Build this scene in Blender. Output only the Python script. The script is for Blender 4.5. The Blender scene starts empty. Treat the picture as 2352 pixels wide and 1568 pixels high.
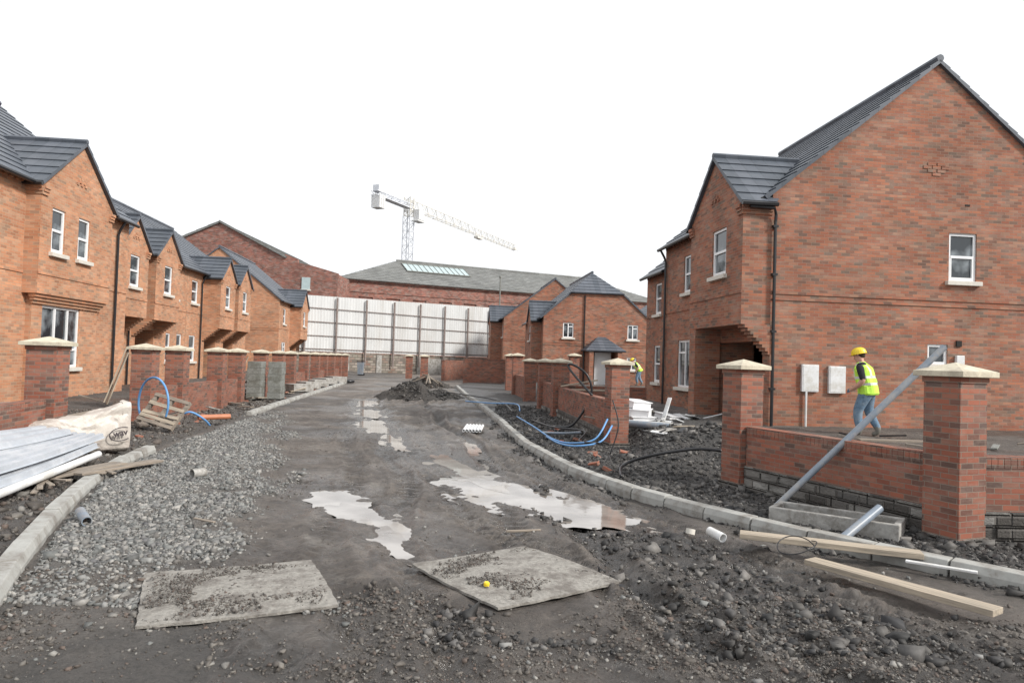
import bpy, math, random, numpy as np, bmesh
from mathutils import Vector, Matrix, Euler
random.seed(3); rng=np.random.default_rng(5)
sc=bpy.context.scene; COL=sc.collection
sc.view_settings.view_transform='Standard'; sc.view_settings.look='None'; sc.view_settings.exposure=0
AL=math.radians(5.8); CA,SA=math.cos(AL),math.sin(AL)
def W(t,s,z=0): return (t*CA-s*SA, t*SA+s*CA, z)
def sm(v): v=np.clip(v,0,1); return v*v*(3-2*v)
# ---------------------------------------------------------------- noise / terrain
TAB=rng.random((256,256))
def vn(x,y,o=0):
    x=np.asarray(x,float)+o*17.3; y=np.asarray(y,float)+o*9.1
    xi=np.floor(x).astype(int); yi=np.floor(y).astype(int); fx=x-xi; fy=y-yi
    fx=fx*fx*(3-2*fx); fy=fy*fy*(3-2*fy)
    a=TAB[xi&255,yi&255]; b=TAB[(xi+1)&255,yi&255]; c=TAB[xi&255,(yi+1)&255]; d=TAB[(xi+1)&255,(yi+1)&255]
    return (a*(1-fx)+b*fx)*(1-fy)+(c*(1-fx)+d*fx)*fy-.5
def fbm(x,y,f,o=0,n=3):
    r=0; a=1
    for i in range(n): r=r+a*vn(x*f+.37*y*f,y*f-.37*x*f,o+i); f*=2.1; a*=.5
    return r
WRY=[7,9.85,14.2,21.3,60]; WRX=[4.46,3.28,2.17,1.53,-2.4]
WLY=[0,7.5,10.7,15.5,60]; WLX=[-5.9,-6.3,-7.1,-8.1,-12.6]
KR=[(5.6,4.3),(4.2,5.5),(3.64,6.1),(3.1,6.75),(2.6,7.35),(2.15,8.05),(1.58,9.0),(.92,10.8),(.27,14.1),(-.23,18.55),(-1.0,24.6),(-2.1,32),(-3.0,38.8)]
KLN=[(-2.3,2.4),(-3.0,3.9),(-3.43,4.74),(-3.88,5.65),(-4.38,6.75),(-5.1,8.5),(-5.7,10.5),(-5.95,11.9)]
KLF=[(-7.0,18.8),(-7.75,24.6),(-8.95,36),(-9.6,42)]
def krx(y): return np.interp(y,[p[1] for p in KR],[p[0] for p in KR])
def klx(y): return np.interp(y,[p[1] for p in KLN+KLF],[p[0] for p in KLN+KLF])
def base(x,y):
    x=np.asarray(x,float); y=np.asarray(y,float)
    z=.25*sm((y-20)/40)
    dR=np.minimum(x-np.interp(y,WRY,WRX),y-7.2)
    z=z+.38*sm((dR-.15)/.9)*(1-.6*sm((y-20)/40))
    dL=np.interp(y,WLY,WLX)-x
    z=z+.3*sm((dL-.1)/.9)*(1-.6*sm((y-20)/40))
    z=z+.04*sm((x-krx(y)-.1)/.25)*(y>4)+.06*sm((klx(y)-x-.1)/.25)
    z=z+.40*np.exp(-(((x-2.75)/.55)**2+((y-11.9)/1.0)**2))+.24*np.exp(-(((x-3.6)/.8)**2+((y-12.3)/.6)**2))
    return z
def seg(x,y,p,q):
    px,py=p; qx,qy=q; dx=qx-px; dy=qy-py; t=np.clip(((x-px)*dx+(y-py)*dy)/(dx*dx+dy*dy),0,1)
    return np.hypot(x-px-t*dx,y-py-t*dy)
PUD=[((-.5,10.0),(.95,7.85),.46,.15),((-1.2,12.4),(-.3,9.9),.26,.07),((-2.3,8.8),(-1.7,7.8),.2,.085),((-1.75,7.9),(-1.05,6.9),.2,.075),
     ((-4.6,22.5),(-3.9,20),.36,.085),((-3.7,18.5),(-3.0,16.0),.3,.08),((-2.7,15.5),(-2.0,13.0),.15,.07),((-1.25,7.0),(-.9,6.1),.09,.055),((-5.4,27),(-5.0,24),.3,.08),((-.9,14.5),(-.6,12.6),.1,.06)]
WET=PUD+[((-1.3,6.5),(-.6,5.6),.25,0),((.8,7.6),(1.9,6.9),.25,0),((1.0,6.6),(2.2,4.8),.16,0),((-1.8,14),(-.6,11),.3,0),((1.5,6.5),(2.5,5.6),.18,0),((-1.3,11.2),(.3,8.4),.45,0),((-2.5,9.3),(-1.0,6.5),.32,0),((-4.4,21),(-1.6,12.5),.3,0)]
WL=-.035
def masks(x,y):
    x=np.asarray(x,float); y=np.asarray(y,float); w=fbm(x,y,1.7,5)*.5
    xb=np.interp(y,[5.3,6,7,9.4,14.5,18,24],[-2.0,-2.05,-2.3,-2.9,-4.4,-5.8,-7.6])
    g=sm((xb+w*2.4-x)/.9)*sm((y-5.25+w*2.4)/.8)*sm((24-y+w)/6)*sm((x-klx(y)-.1)/.15)
    g=np.maximum(g,.35*sm((5.6-y)/.8)*sm((-1.0+w*2-x)/.8))
    k=krx(y)
    b=sm((x-k+.3+w)/.3)*(y<60)*(y>3)
    b=np.maximum(b,sm((klx(y)-x+.05)/.2)*.7)
    b=b*(1-sm((x-np.interp(y,WRY,WRX)-2.2)/1)*.6)
    b=np.maximum(b,.65*sm((4.8-y+w*1.6)/.8)*sm((x-.7+w*1.5)/.9))
    b=np.maximum(b,.7*sm((4.5-y+w*1.6)/.6)*sm((x+2.8)/.4)*sm((-.7-x+w*1.5)/.6))
    b=np.maximum(b,.5*sm((fbm(x,y,.75,21)-.12)/.2)*(g<.4))
    d=np.full_like(x,9.)
    for p,q,r,dp in WET: d=np.minimum(d,seg(x,y,p,q)/r)
    wet=sm((2.8-d+w*3.4)/1.6)
    wet=np.maximum(wet,.75*sm((fbm(x,y,.9,9)+.12)/.35)*sm((x+2.4)/.8)*sm((k-.2-x)/.4)*sm((12-y)/3))
    wet=np.maximum(wet,.65*sm((fbm(x,y,.6,11)+.05)/.3)*(g<.3))
    return g,b,wet
CPY=[2,5,7,9,12,16,25,50]; CPX=[.9,.35,-.2,-.55,-1.2,-2.1,-3.9,-6.8]
CQX=[3.4,2.0,.9,.1,-.8,-1.9,-3.7,-6.5]
def H(x,y):
    x=np.asarray(x,float); y=np.asarray(y,float); g,b,w=masks(x,y)
    near=sm((45-y)/20)
    rough=np.clip(.65+2.0*fbm(x,y,.7,13),.15,1.6)
    hi=near*(fbm(x,y,7,3,3)*(.021*rough+.024*b+.010*g)+fbm(x,y,19,6,2)*.013*rough)
    z=near*(fbm(x,y,.55,1)*.03+fbm(x,y,2.3,2)*.026)+.05*g*near
    for PX,offs in((CPX,((-.85,.04),(.85,.055),(-1.5,.025),(1.45,.03),(.2,.022),(2.1,.025))),(CQX,((-.7,.035),(.7,.045),(.95,.022),(-1.0,.022)))):
        cx=np.interp(y,CPY,PX)
        for off,dp in offs:
            dd=np.abs(x-cx-off-.12*np.sin(y*.9+off)+.06*fbm(x,y,1.2,8)); e=np.exp(-(dd/.15)**4)*(.35+.65*sm(.5+2*fbm(x,y,.8,17)))
            z=z-near*dp*np.exp(-(dd/.12)**2)+near*dp*.8*np.exp(-((dd-.22)/.055)**2)
            hi=hi+near*e*(.012*np.sign(np.sin(y*34+dd*40)))*(1-b)
    for p,q,r,dp in PUD:
        ds=seg(x,y,p,q); d=ds*(1+1.0*fbm(x,y,1.6,7)+.45*fbm(x,y,5,8)); e=np.exp(-(d/r)**2); ew=np.exp(-(ds/(r*1.7))**2)
        z=z*(1-.8*ew)-dp*e*.8; hi=hi*(1-.55*ew)
    z=z+hi+base(x,y)
    for cx_,cy_ in((-1.885,4.96),(.067,5.535)):
        z=z*(1-.8*np.exp(-(np.hypot(x-cx_,y-cy_)/.74)**6))
    return z
def gz(x,y): return float(base(x,y))
def hz(x,y): return float(H(np.array([x]),np.array([y]))[0])
# ---------------------------------------------------------------- materials
def nm(name):
    m=bpy.data.materials.new(name); m.use_nodes=True; nt=m.node_tree; return m,nt,nt.nodes['Principled BSDF']
def N(nt,ty,**k):
    n=nt.nodes.new(ty)
    for a,b in k.items():
        if a in n.inputs: n.inputs[a].default_value=b
        else: setattr(n,a,b)
    return n
def c4(c): return (c[0],c[1],c[2],1)
def mat(name,col,rough=.7,var=.25,scale=5,bump=0.,metal=0,spec=.5,dirt=None,dscale=1.5,stretch=(1,1,1)):
    m,nt,b=nm(name); L=nt.links.new
    tc=N(nt,'ShaderNodeTexCoord'); mp=N(nt,'ShaderNodeMapping'); mp.inputs['Scale'].default_value=stretch; L(tc.outputs['Object'],mp.inputs[0])
    oi=N(nt,'ShaderNodeObjectInfo'); sc_=N(nt,'ShaderNodeMath',operation='MULTIPLY'); sc_.inputs[1].default_value=37; L(oi.outputs['Random'],sc_.inputs[0]); L(sc_.outputs[0],mp.inputs['Location'])
    n=N(nt,'ShaderNodeTexNoise',Scale=scale,Detail=6,Roughness=.65); L(mp.outputs[0],n.inputs['Vector'])
    r=N(nt,'ShaderNodeValToRGB'); r.color_ramp.elements[0].position=.3; r.color_ramp.elements[1].position=.7
    r.color_ramp.elements[0].color=c4([max(0,c*(1-var)) for c in col]); r.color_ramp.elements[1].color=c4([min(1,c*(1+var)) for c in col])
    L(n.outputs['Fac'],r.inputs[0]); out=r.outputs[0]
    if dirt:
        n2=N(nt,'ShaderNodeTexNoise',Scale=dscale,Detail=6,Roughness=.75); L(mp.outputs[0],n2.inputs['Vector'])
        r2=N(nt,'ShaderNodeValToRGB'); r2.color_ramp.elements[0].position=.46; r2.color_ramp.elements[1].position=.62
        L(n2.outputs['Fac'],r2.inputs[0])
        mx=N(nt,'ShaderNodeMixRGB'); mx.inputs[2].default_value=c4(dirt); L(r2.outputs[0],mx.inputs[0]); L(out,mx.inputs[1]); out=mx.outputs[0]
    L(out,b.inputs['Base Color']); b.inputs['Roughness'].default_value=rough; b.inputs['Metallic'].default_value=metal; b.inputs['Specular IOR Level'].default_value=spec
    if bump:
        bp=N(nt,'ShaderNodeBump',Strength=bump,Distance=.02); L(n.outputs['Fac'],bp.inputs['Height']); L(bp.outputs[0],b.inputs['Normal'])
    return m
def brick(name,cols,mortar,bw=.225,bh=.075,ms=.0045,stain=(.45,.40,.36),samt=.35,rough=.85,bumpd=.006,msm=.15):
    m,nt,b=nm(name); L=nt.links.new
    tc=N(nt,'ShaderNodeTexCoord')
    br=N(nt,'ShaderNodeTexBrick'); br.inputs['Color1'].default_value=(0,0,0,1); br.inputs['Color2'].default_value=(1,1,1,1); br.inputs['Mortar'].default_value=(0,0,0,1)
    for k,v in (('Scale',1),('Mortar Size',ms),('Mortar Smooth',msm),('Brick Width',bw),('Row Height',bh)): br.inputs[k].default_value=v
    L(tc.outputs['UV'],br.inputs['Vector'])
    r=N(nt,'ShaderNodeValToRGB'); cr=r.color_ramp; k=len(cols)
    while len(cr.elements)<k: cr.elements.new(.5)
    for i,c in enumerate(cols): cr.elements[i].position=i/(k-1); cr.elements[i].color=c4(c)
    L(br.outputs['Color'],r.inputs[0])
    n=N(nt,'ShaderNodeTexNoise',Scale=.55,Detail=6,Roughness=.62); L(tc.outputs['UV'],n.inputs['Vector'])
    rr=N(nt,'ShaderNodeMapRange'); rr.inputs['From Min'].default_value=.3; rr.inputs['From Max'].default_value=.7; rr.inputs['To Min'].default_value=.72; rr.inputs['To Max'].default_value=1.22
    L(n.outputs['Fac'],rr.inputs[0])
    mu=N(nt,'ShaderNodeMixRGB',blend_type='MULTIPLY'); mu.inputs[0].default_value=1; L(r.outputs[0],mu.inputs[1]); L(rr.outputs[0],mu.inputs[2])
    n2=N(nt,'ShaderNodeTexNoise',Scale=2.2,Detail=9,Roughness=.78); mp=N(nt,'ShaderNodeMapping'); mp.inputs['Scale'].default_value=(.5,1.3,1); L(tc.outputs['UV'],mp.inputs[0]); L(mp.outputs[0],n2.inputs['Vector'])
    r2=N(nt,'ShaderNodeMapRange'); r2.inputs['From Min'].default_value=.48; r2.inputs['From Max'].default_value=.74; r2.inputs['To Max'].default_value=samt; L(n2.outputs['Fac'],r2.inputs[0])
    mx=N(nt,'ShaderNodeMixRGB'); mx.inputs[2].default_value=c4(mortar); L(br.outputs['Fac'],mx.inputs[0]); L(mu.outputs[0],mx.inputs[1])
    st=N(nt,'ShaderNodeMixRGB'); st.inputs[2].default_value=c4(stain); L(r2.outputs[0],st.inputs[0]); L(mx.outputs[0],st.inputs[1])
    L(st.outputs[0],b.inputs['Base Color']); b.inputs['Roughness'].default_value=rough; b.inputs['Specular IOR Level'].default_value=.25
    iv=N(nt,'ShaderNodeMath',operation='SUBTRACT'); iv.inputs[0].default_value=1; L(br.outputs['Fac'],iv.inputs[1])
    n3=N(nt,'ShaderNodeTexNoise',Scale=40,Detail=3); L(tc.outputs['UV'],n3.inputs['Vector'])
    ad=N(nt,'ShaderNodeMath',operation='MULTIPLY_ADD'); ad.inputs[1].default_value=.35; L(n3.outputs['Fac'],ad.inputs[0]); L(iv.outputs[0],ad.inputs[2])
    bp=N(nt,'ShaderNodeBump',Strength=.8,Distance=bumpd); L(ad.outputs[0],bp.inputs['Height']); L(bp.outputs[0],b.inputs['Normal'])
    return m
M={}
M['brickR']=brick('red_brick',[(.15,.09,.07),(.32,.125,.075),(.38,.155,.092),(.28,.105,.068),(.36,.185,.12),(.16,.115,.09),(.33,.12,.072),(.23,.145,.11)],(.28,.205,.155),samt=.5,stain=(.42,.32,.26),bh=.068,bw=.21)
M['brickL']=brick('orange_brick',[(.35,.17,.10),(.50,.235,.13),(.56,.27,.15),(.43,.195,.11),(.54,.30,.185),(.32,.20,.135),(.49,.215,.12)],(.47,.345,.24),samt=.42,stain=(.61,.44,.32),bh=.068,bw=.21)
M['brickP']=brick('boundary_brick',[(.10,.07,.06),(.29,.105,.07),(.34,.125,.08),(.24,.088,.06),(.32,.14,.095),(.11,.08,.07),(.31,.105,.07),(.16,.10,.08)],(.23,.18,.145),bw=.17,bh=.056,ms=.0045,samt=.5,stain=(.38,.30,.25))
M['brickD']=brick('old_brick',[(.15,.08,.065),(.26,.11,.08),(.31,.13,.10),(.20,.09,.075),(.28,.15,.12),(.13,.08,.07)],(.24,.19,.16),bw=.3,bh=.12,samt=.6)  # warehouse brick, tones lightened a little as painted distance haze
M['block']=brick('mortar_smeared_blockwork',[(.06,.055,.05),(.14,.13,.12),(.28,.27,.25),(.09,.085,.08),(.36,.35,.33)],(.15,.14,.13),bw=.31,bh=.125,ms=.02,msm=.9,stain=(.05,.045,.04),samt=1.0,bumpd=.05)
M['rubble']=brick('rubble_stone',[(.12,.10,.09),(.27,.23,.2),(.36,.32,.28),(.22,.13,.1)],(.18,.16,.14),bw=.5,bh=.22,ms=.03,stain=(.13,.14,.09),samt=.7,bumpd=.03)
M['tile']=brick('roof_tile',[(.075,.087,.105),(.095,.108,.13),(.115,.127,.15),(.085,.095,.115)],(.045,.05,.06),bw=.33,bh=10,ms=.004,stain=(.17,.18,.195),samt=.35,rough=.42,bumpd=.004)
M['slate']=brick('old_slate',[(.15,.155,.15),(.19,.195,.19),(.22,.225,.22),(.17,.17,.165)],(.12,.12,.12),bw=.6,bh=.4,ms=.02,stain=(.26,.26,.23),samt=.6,rough=.7)  # warehouse slate, distance haze painted in as a lighter tone
M['cream']=mat('cream_concrete',(.58,.53,.41),.7,.14,8,.1,dirt=(.42,.37,.29),dscale=5)
M['sill']=mat('sill_concrete',(.60,.57,.51),.7,.1,9)
M['conc']=mat('grey_concrete',(.36,.35,.33),.85,.25,14,.35,dirt=(.20,.185,.165),dscale=5)
M['kerbm']=mat('kerb_concrete',(.37,.37,.35),.85,.14,14,.2,dirt=(.22,.205,.185),dscale=3.5)
M['concD']=mat('grey_concrete_block',(.22,.225,.21),.9,.3,20,.4,dirt=(.14,.14,.12),dscale=3)
M['pvc']=mat('white_pvc',(.80,.81,.82),.35,.03,3)
M['white']=mat('white_plastic',(.70,.71,.72),.45,.06,4,dirt=(.56,.55,.52),dscale=3)
M['black']=mat('black_plastic',(.015,.015,.017),.35,.2,5)
M['dark']=mat('dark_interior',(.02,.018,.016),.9,.2,4)
M['grey']=mat('grey_plastic',(.20,.24,.29),.4,.12,6,dirt=(.30,.30,.30),dscale=5)
M['blue']=mat('blue_plastic',(.12,.30,.58),.4,.15,5)
M['orange']=mat('terracotta_plastic',(.42,.16,.08),.5,.15,5)
M['wood']=mat('sawn_timber',(.42,.355,.275),.8,.25,9,.3,stretch=(.4,6,6),dirt=(.26,.225,.18),dscale=3)
M['woodD']=mat('weathered_timber',(.28,.235,.19),.85,.3,9,.3,stretch=(.5,6,6),dirt=(.16,.14,.12),dscale=3)
M['ply']=mat('muddy_plywood',(.28,.265,.24),.85,.3,30,.8,dirt=(.15,.135,.12),dscale=4.5)
M['metal']=mat('galvanised_sheet',(.44,.47,.51),.4,.1,3,metal=.15,dirt=(.54,.56,.59),dscale=2)
M['clad']=mat('weathered_cladding',(.57,.58,.58),.6,.12,1.2,stretch=(1,1,.15),dirt=(.48,.47,.45),dscale=.35)
M['rust']=mat('rusty_steel',(.22,.18,.165),.8,.35,6)
M['glassroof']=mat('roof_glazing',(.40,.49,.50),.25,.12,2)
M['cranew']=mat('crane_grey',(.62,.64,.68),.5,.08,1)  # mast and counter-jib grey, lightened to stand in for distance haze
M['craney']=mat('hazed_crane_paint',(.62,.60,.55),.5,.08,1)  # yellow jib paint made paler, atmospheric haze put into the colour
M['bag']=mat('cream_plastic_bag',(.56,.52,.47),.5,.10,4,.15,dirt=(.44,.39,.35),dscale=2.5)
M['ink']=mat('dark_ink',(.05,.04,.045),.6,.1,3)
M['yellow']=mat('yellow_plastic',(.80,.58,.03),.4,.08,3)
M['hivis']=mat('lime_fabric',(.52,.86,.09),.8,.12,12)
M['silver']=mat('silver_reflective_tape',(.62,.64,.62),.35,.05,9)
M['denim']=mat('blue_denim',(.12,.19,.27),.9,.35,14,.3,dirt=(.20,.26,.32),dscale=6)
M['shirt']=mat('black_cotton',(.015,.015,.018),.9,.2,9)
M['skin']=mat('skin',(.52,.29,.21),.55,.08,5)
M['boot']=mat('rubber_boot',(.17,.16,.14),.7,.2,9)
M['hair']=mat('brown_hair',(.04,.025,.015),.8,.2,20)
M['door']=mat('white_door',(.62,.66,.68),.5,.05,3)
def glassmat():
    m,nt,b=nm('window_glass'); L=nt.links.new
    tc=N(nt,'ShaderNodeTexCoord'); n=N(nt,'ShaderNodeTexNoise',Scale=1.6,Detail=3); L(tc.outputs['Object'],n.inputs['Vector'])
    r=N(nt,'ShaderNodeValToRGB'); r.color_ramp.elements[0].color=(.02,.028,.035,1); r.color_ramp.elements[1].color=(.22,.25,.27,1); r.color_ramp.elements[0].position=.44; r.color_ramp.elements[1].position=.6
    L(n.outputs['Fac'],r.inputs[0]); L(r.outputs[0],b.inputs['Base Color']); b.inputs['Roughness'].default_value=.04; b.inputs['IOR'].default_value=1.7
    bp=N(nt,'ShaderNodeBump',Strength=.15,Distance=.01); L(n.outputs['Fac'],bp.inputs['Height']); L(bp.outputs[0],b.inputs['Normal']); return m
M['glass']=glassmat()
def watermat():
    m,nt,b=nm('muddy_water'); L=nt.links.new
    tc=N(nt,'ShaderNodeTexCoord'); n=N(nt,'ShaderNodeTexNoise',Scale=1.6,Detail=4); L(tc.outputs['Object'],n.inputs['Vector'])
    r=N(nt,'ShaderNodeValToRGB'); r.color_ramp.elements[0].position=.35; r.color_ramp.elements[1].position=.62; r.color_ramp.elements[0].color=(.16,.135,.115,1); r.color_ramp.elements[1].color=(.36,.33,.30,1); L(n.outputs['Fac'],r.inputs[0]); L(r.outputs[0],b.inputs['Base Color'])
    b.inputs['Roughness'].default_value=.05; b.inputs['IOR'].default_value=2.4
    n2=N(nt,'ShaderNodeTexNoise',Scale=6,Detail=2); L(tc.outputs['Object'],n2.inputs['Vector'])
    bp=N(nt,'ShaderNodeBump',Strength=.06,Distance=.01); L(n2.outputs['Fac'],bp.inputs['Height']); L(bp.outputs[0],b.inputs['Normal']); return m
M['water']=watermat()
def stonemat(name,cols,rough=.85):
    m,nt,b=nm(name); L=nt.links.new
    g=N(nt,'ShaderNodeNewGeometry'); r=N(nt,'ShaderNodeValToRGB'); cr=r.color_ramp
    while len(cr.elements)<len(cols): cr.elements.new(.5)
    for i,c in enumerate(cols): cr.elements[i].position=i/(len(cols)-1); cr.elements[i].color=c4(c)
    L(g.outputs['Random Per Island'],r.inputs[0])
    tc=N(nt,'ShaderNodeTexCoord'); n=N(nt,'ShaderNodeTexNoise',Scale=45,Detail=3); L(tc.outputs['Object'],n.inputs['Vector'])
    mr=N(nt,'ShaderNodeMapRange'); mr.inputs['To Min'].default_value=.6; mr.inputs['To Max'].default_value=1.4; L(n.outputs['Fac'],mr.inputs[0])
    mu=N(nt,'ShaderNodeMixRGB',blend_type='MULTIPLY'); mu.inputs[0].default_value=1; L(r.outputs[0],mu.inputs[1]); L(mr.outputs[0],mu.inputs[2]); L(mu.outputs[0],b.inputs['Base Color'])
    b.inputs['Roughness'].default_value=rough; return m
M['stoneG']=stonemat('grey_gravel_stone',[(.08,.08,.078),(.15,.155,.15),(.25,.25,.24),(.12,.11,.10),(.19,.19,.185),(.33,.315,.29),(.10,.10,.105)],.75)
M['stoneB']=stonemat('dark_rubble_stone',[(.018,.018,.019),(.045,.042,.04),(.026,.026,.026),(.07,.065,.06),(.17,.16,.15),(.025,.025,.027)],.7)
M['stoneM']=stonemat('muddy_stone',[(.055,.047,.04),(.11,.098,.086),(.075,.066,.058),(.17,.155,.138),(.09,.079,.07),(.065,.057,.05),(.12,.088,.072),(.085,.076,.068),(.27,.26,.24)],.7)
def groundmat():
    m,nt,b=nm('muddy_ground'); L=nt.links.new
    at=N(nt,'ShaderNodeAttribute',attribute_name='mask'); sp=N(nt,'ShaderNodeSeparateColor'); L(at.outputs['Color'],sp.inputs[0])
    tc=N(nt,'ShaderNodeTexCoord')
    def noise(s,d=6,r=.65):
        n=N(nt,'ShaderNodeTexNoise',Scale=s,Detail=d,Roughness=r); L(tc.outputs['Object'],n.inputs['Vector']); return n
    def ramp(n,a,b_,ca,cb,x=None):
        r=N(nt,'ShaderNodeValToRGB'); r.color_ramp.elements[0].position=a; r.color_ramp.elements[1].position=b_; r.color_ramp.elements[0].color=c4(ca); r.color_ramp.elements[1].color=c4(cb); L(n.outputs['Fac'],r.inputs[0]); return r
    def mr(src,f0,f1,t0,t1):
        r=N(nt,'ShaderNodeMapRange'); r.inputs['From Min'].default_value=f0; r.inputs['From Max'].default_value=f1; r.inputs['To Min'].default_value=t0; r.inputs['To Max'].default_value=t1; L(src,r.inputs[0]); return r.outputs[0]
    def mul(a,b_):
        k=N(nt,'ShaderNodeMixRGB',blend_type='MULTIPLY'); k.inputs[0].default_value=1; L(a,k.inputs[1]); L(b_,k.inputs[2]); return k.outputs[0]
    n1=noise(.9,5,.6); n2=noise(38,10,.88); n3=noise(6,9,.8); n4=noise(2.1,8,.7)
    mud=ramp(n1,.36,.64,(.068,.054,.044),(.155,.132,.112))
    dry=N(nt,'ShaderNodeMixRGB'); dry.inputs[2].default_value=(.25,.23,.205,1); L(mr(n4.outputs['Fac'],.56,.70,0,.65),dry.inputs[0]); L(mud.outputs[0],dry.inputs[1])
    c=mul(dry.outputs[0],mr(n3.outputs['Fac'],.32,.68,.45,1.5)); c=mul(c,mr(n2.outputs['Fac'],.36,.64,.5,1.55))
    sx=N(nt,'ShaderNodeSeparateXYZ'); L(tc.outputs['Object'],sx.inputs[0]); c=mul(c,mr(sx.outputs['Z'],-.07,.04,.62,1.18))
    grv=ramp(n2,.38,.62,(.065,.06,.055),(.22,.215,.205))
    soil=ramp(n2,.4,.66,(.018,.0165,.015),(.085,.078,.072))
    m1=N(nt,'ShaderNodeMixRGB'); L(sp.outputs[0],m1.inputs[0]); L(c,m1.inputs[1]); L(grv.outputs[0],m1.inputs[2])
    m2=N(nt,'ShaderNodeMixRGB'); L(sp.outputs[2],m2.inputs[0]); L(m1.outputs[0],m2.inputs[1]); L(soil.outputs[0],m2.inputs[2])
    o=mul(m2.outputs[0],mr(sp.outputs[1],0,1,1,.72))
    L(o,b.inputs['Base Color']); L(mr(sp.outputs[1],0,1,.8,.16),b.inputs['Roughness'])
    b.inputs['Specular IOR Level'].default_value=.9
    ad=N(nt,'ShaderNodeMath',operation='ADD'); L(n2.outputs['Fac'],ad.inputs[0]); L(n3.outputs['Fac'],ad.inputs[1])
    bp=N(nt,'ShaderNodeBump',Distance=.045); L(ad.outputs[0],bp.inputs['Height']); L(mr(sp.outputs[1],.5,1,.95,.5),bp.inputs['Strength']); L(bp.outputs[0],b.inputs['Normal'])
    return m
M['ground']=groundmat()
# ---------------------------------------------------------------- mesh building
def tag(o,label,cat,group=None,kind=None):
    if label: o['label']=label
    if cat: o['category']=cat
    if group: o['group']=group
    if kind: o['kind']=kind
    return o
def thing(name,label,cat,loc=(0,0,0),rz=0,group=None,rot=None):
    o=bpy.data.objects.new(name,None); COL.objects.link(o); o.location=loc; o.rotation_euler=rot if rot else (0,0,rz); o.empty_display_size=.2
    return tag(o,label,cat,group)
class MB:
    def __init__(s): s.v=[]; s.f=[]; s.m=[]; s.c=0
    def poly(s,pts):
        i=len(s.v); s.v+=[tuple(p) for p in pts]; s.f.append(tuple(range(i,i+len(pts)))); s.m.append(s.c)
    def box(s,c,d,rz=0,R=None):
        R=R or Matrix.Rotation(rz,3,'Z'); c=Vector(c); i=len(s.v)
        for x in(-.5,.5):
            for y in(-.5,.5):
                for z in(-.5,.5): s.v.append(tuple(c+R@Vector((x*d[0],y*d[1],z*d[2]))))
        for q in((0,1,3,2),(4,6,7,5),(0,4,5,1),(2,3,7,6),(0,2,6,4),(1,5,7,3)): s.f.append(tuple(i+k for k in q)); s.m.append(s.c)
    def rod(s,p,q,r,n=8,r2=None,caps=True): s.tube([p,q],[r,r if r2 is None else r2],n,caps)
    def tube(s,path,r,n=8,caps=True):
        P=[Vector(p) for p in path]; R=r if isinstance(r,(list,tuple)) else [r]*len(P); i0=len(s.v); pr=None
        for k,p in enumerate(P):
            d=(P[min(k+1,len(P)-1)]-P[max(k-1,0)]).normalized()
            if pr is None: u=d.orthogonal().normalized()
            else: u=(pr-d*pr.dot(d)).normalized()
            pr=u; w=d.cross(u)
            for j in range(n):
                a=2*math.pi*j/n; s.v.append(tuple(p+(u*math.cos(a)+w*math.sin(a))*R[k]))
        for k in range(len(P)-1):
            for j in range(n):
                a=i0+k*n+j; b=i0+k*n+(j+1)%n; s.f.append((a,b,b+n,a+n)); s.m.append(s.c)
        if caps:
            s.f.append(tuple(i0+j for j in range(n))[::-1]); s.m.append(s.c); s.f.append(tuple(i0+(len(P)-1)*n+j for j in range(n))); s.m.append(s.c)
    def strip(s,p,q,w,th=None):
        P=Vector(p);Q=Vector(q); d=(Q-P); L=d.length; R=d.to_track_quat('X','Z').to_matrix(); s.box((P+Q)/2,(L,w,th or w),R=R)
    def obj(s,name,mats,parent=None,loc=(0,0,0),rot=(0,0,0),smooth=False,bevel=0,label=None,cat=None,group=None,kind=None):
        me=bpy.data.meshes.new(name); me.from_pydata(s.v,[],s.f)
        if not isinstance(mats,(list,tuple)): mats=[mats]
        for k in mats: me.materials.append(M[k])
        if len(mats)>1: me.polygons.foreach_set('material_index',s.m)
        uv=me.uv_layers.new(name='UVMap'); dat=np.zeros(len(me.loops)*2,'f'); Z=Vector((0,0,1))
        for p in me.polygons:
            n=p.normal
            if abs(n.z)>.97: T=Vector((1,0,0)); B=Vector((0,1,0))
            else: T=Z.cross(n).normalized(); B=n.cross(T)
            if T.x<-1e-3 or (abs(T.x)<=1e-3 and T.y<0): T=-T
            if B.z<0: B=-B
            for li in p.loop_indices:
                co=me.vertices[me.loops[li].vertex_index].co; dat[2*li]=co.dot(T); dat[2*li+1]=co.dot(B)
        uv.data.foreach_set('uv',dat)
        if smooth: me.polygons.foreach_set('use_smooth',[True]*len(me.polygons))
        me.update(); o=bpy.data.objects.new(name,me); COL.objects.link(o); o.location=loc; o.rotation_euler=rot
        if parent: o.parent=parent
        if bevel:
            b=o.modifiers.new('bevel','BEVEL'); b.width=bevel; b.segments=2; b.limit_method='ANGLE'
        return tag(o,label,cat,group,kind)
def smooth(P,n=6):
    P=[Vector(p) for p in P]; out=[]
    for i in range(len(P)-1):
        a=P[max(i-1,0)];b=P[i];c=P[i+1];d=P[min(i+2,len(P)-1)]
        for k in range(n):
            t=k/n; out.append(.5*((2*b)+(-a+c)*t+(2*a-5*b+4*c-d)*t*t+(-a+3*b-3*c+d)*t**3))
    out.append(P[-1]); return out
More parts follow.
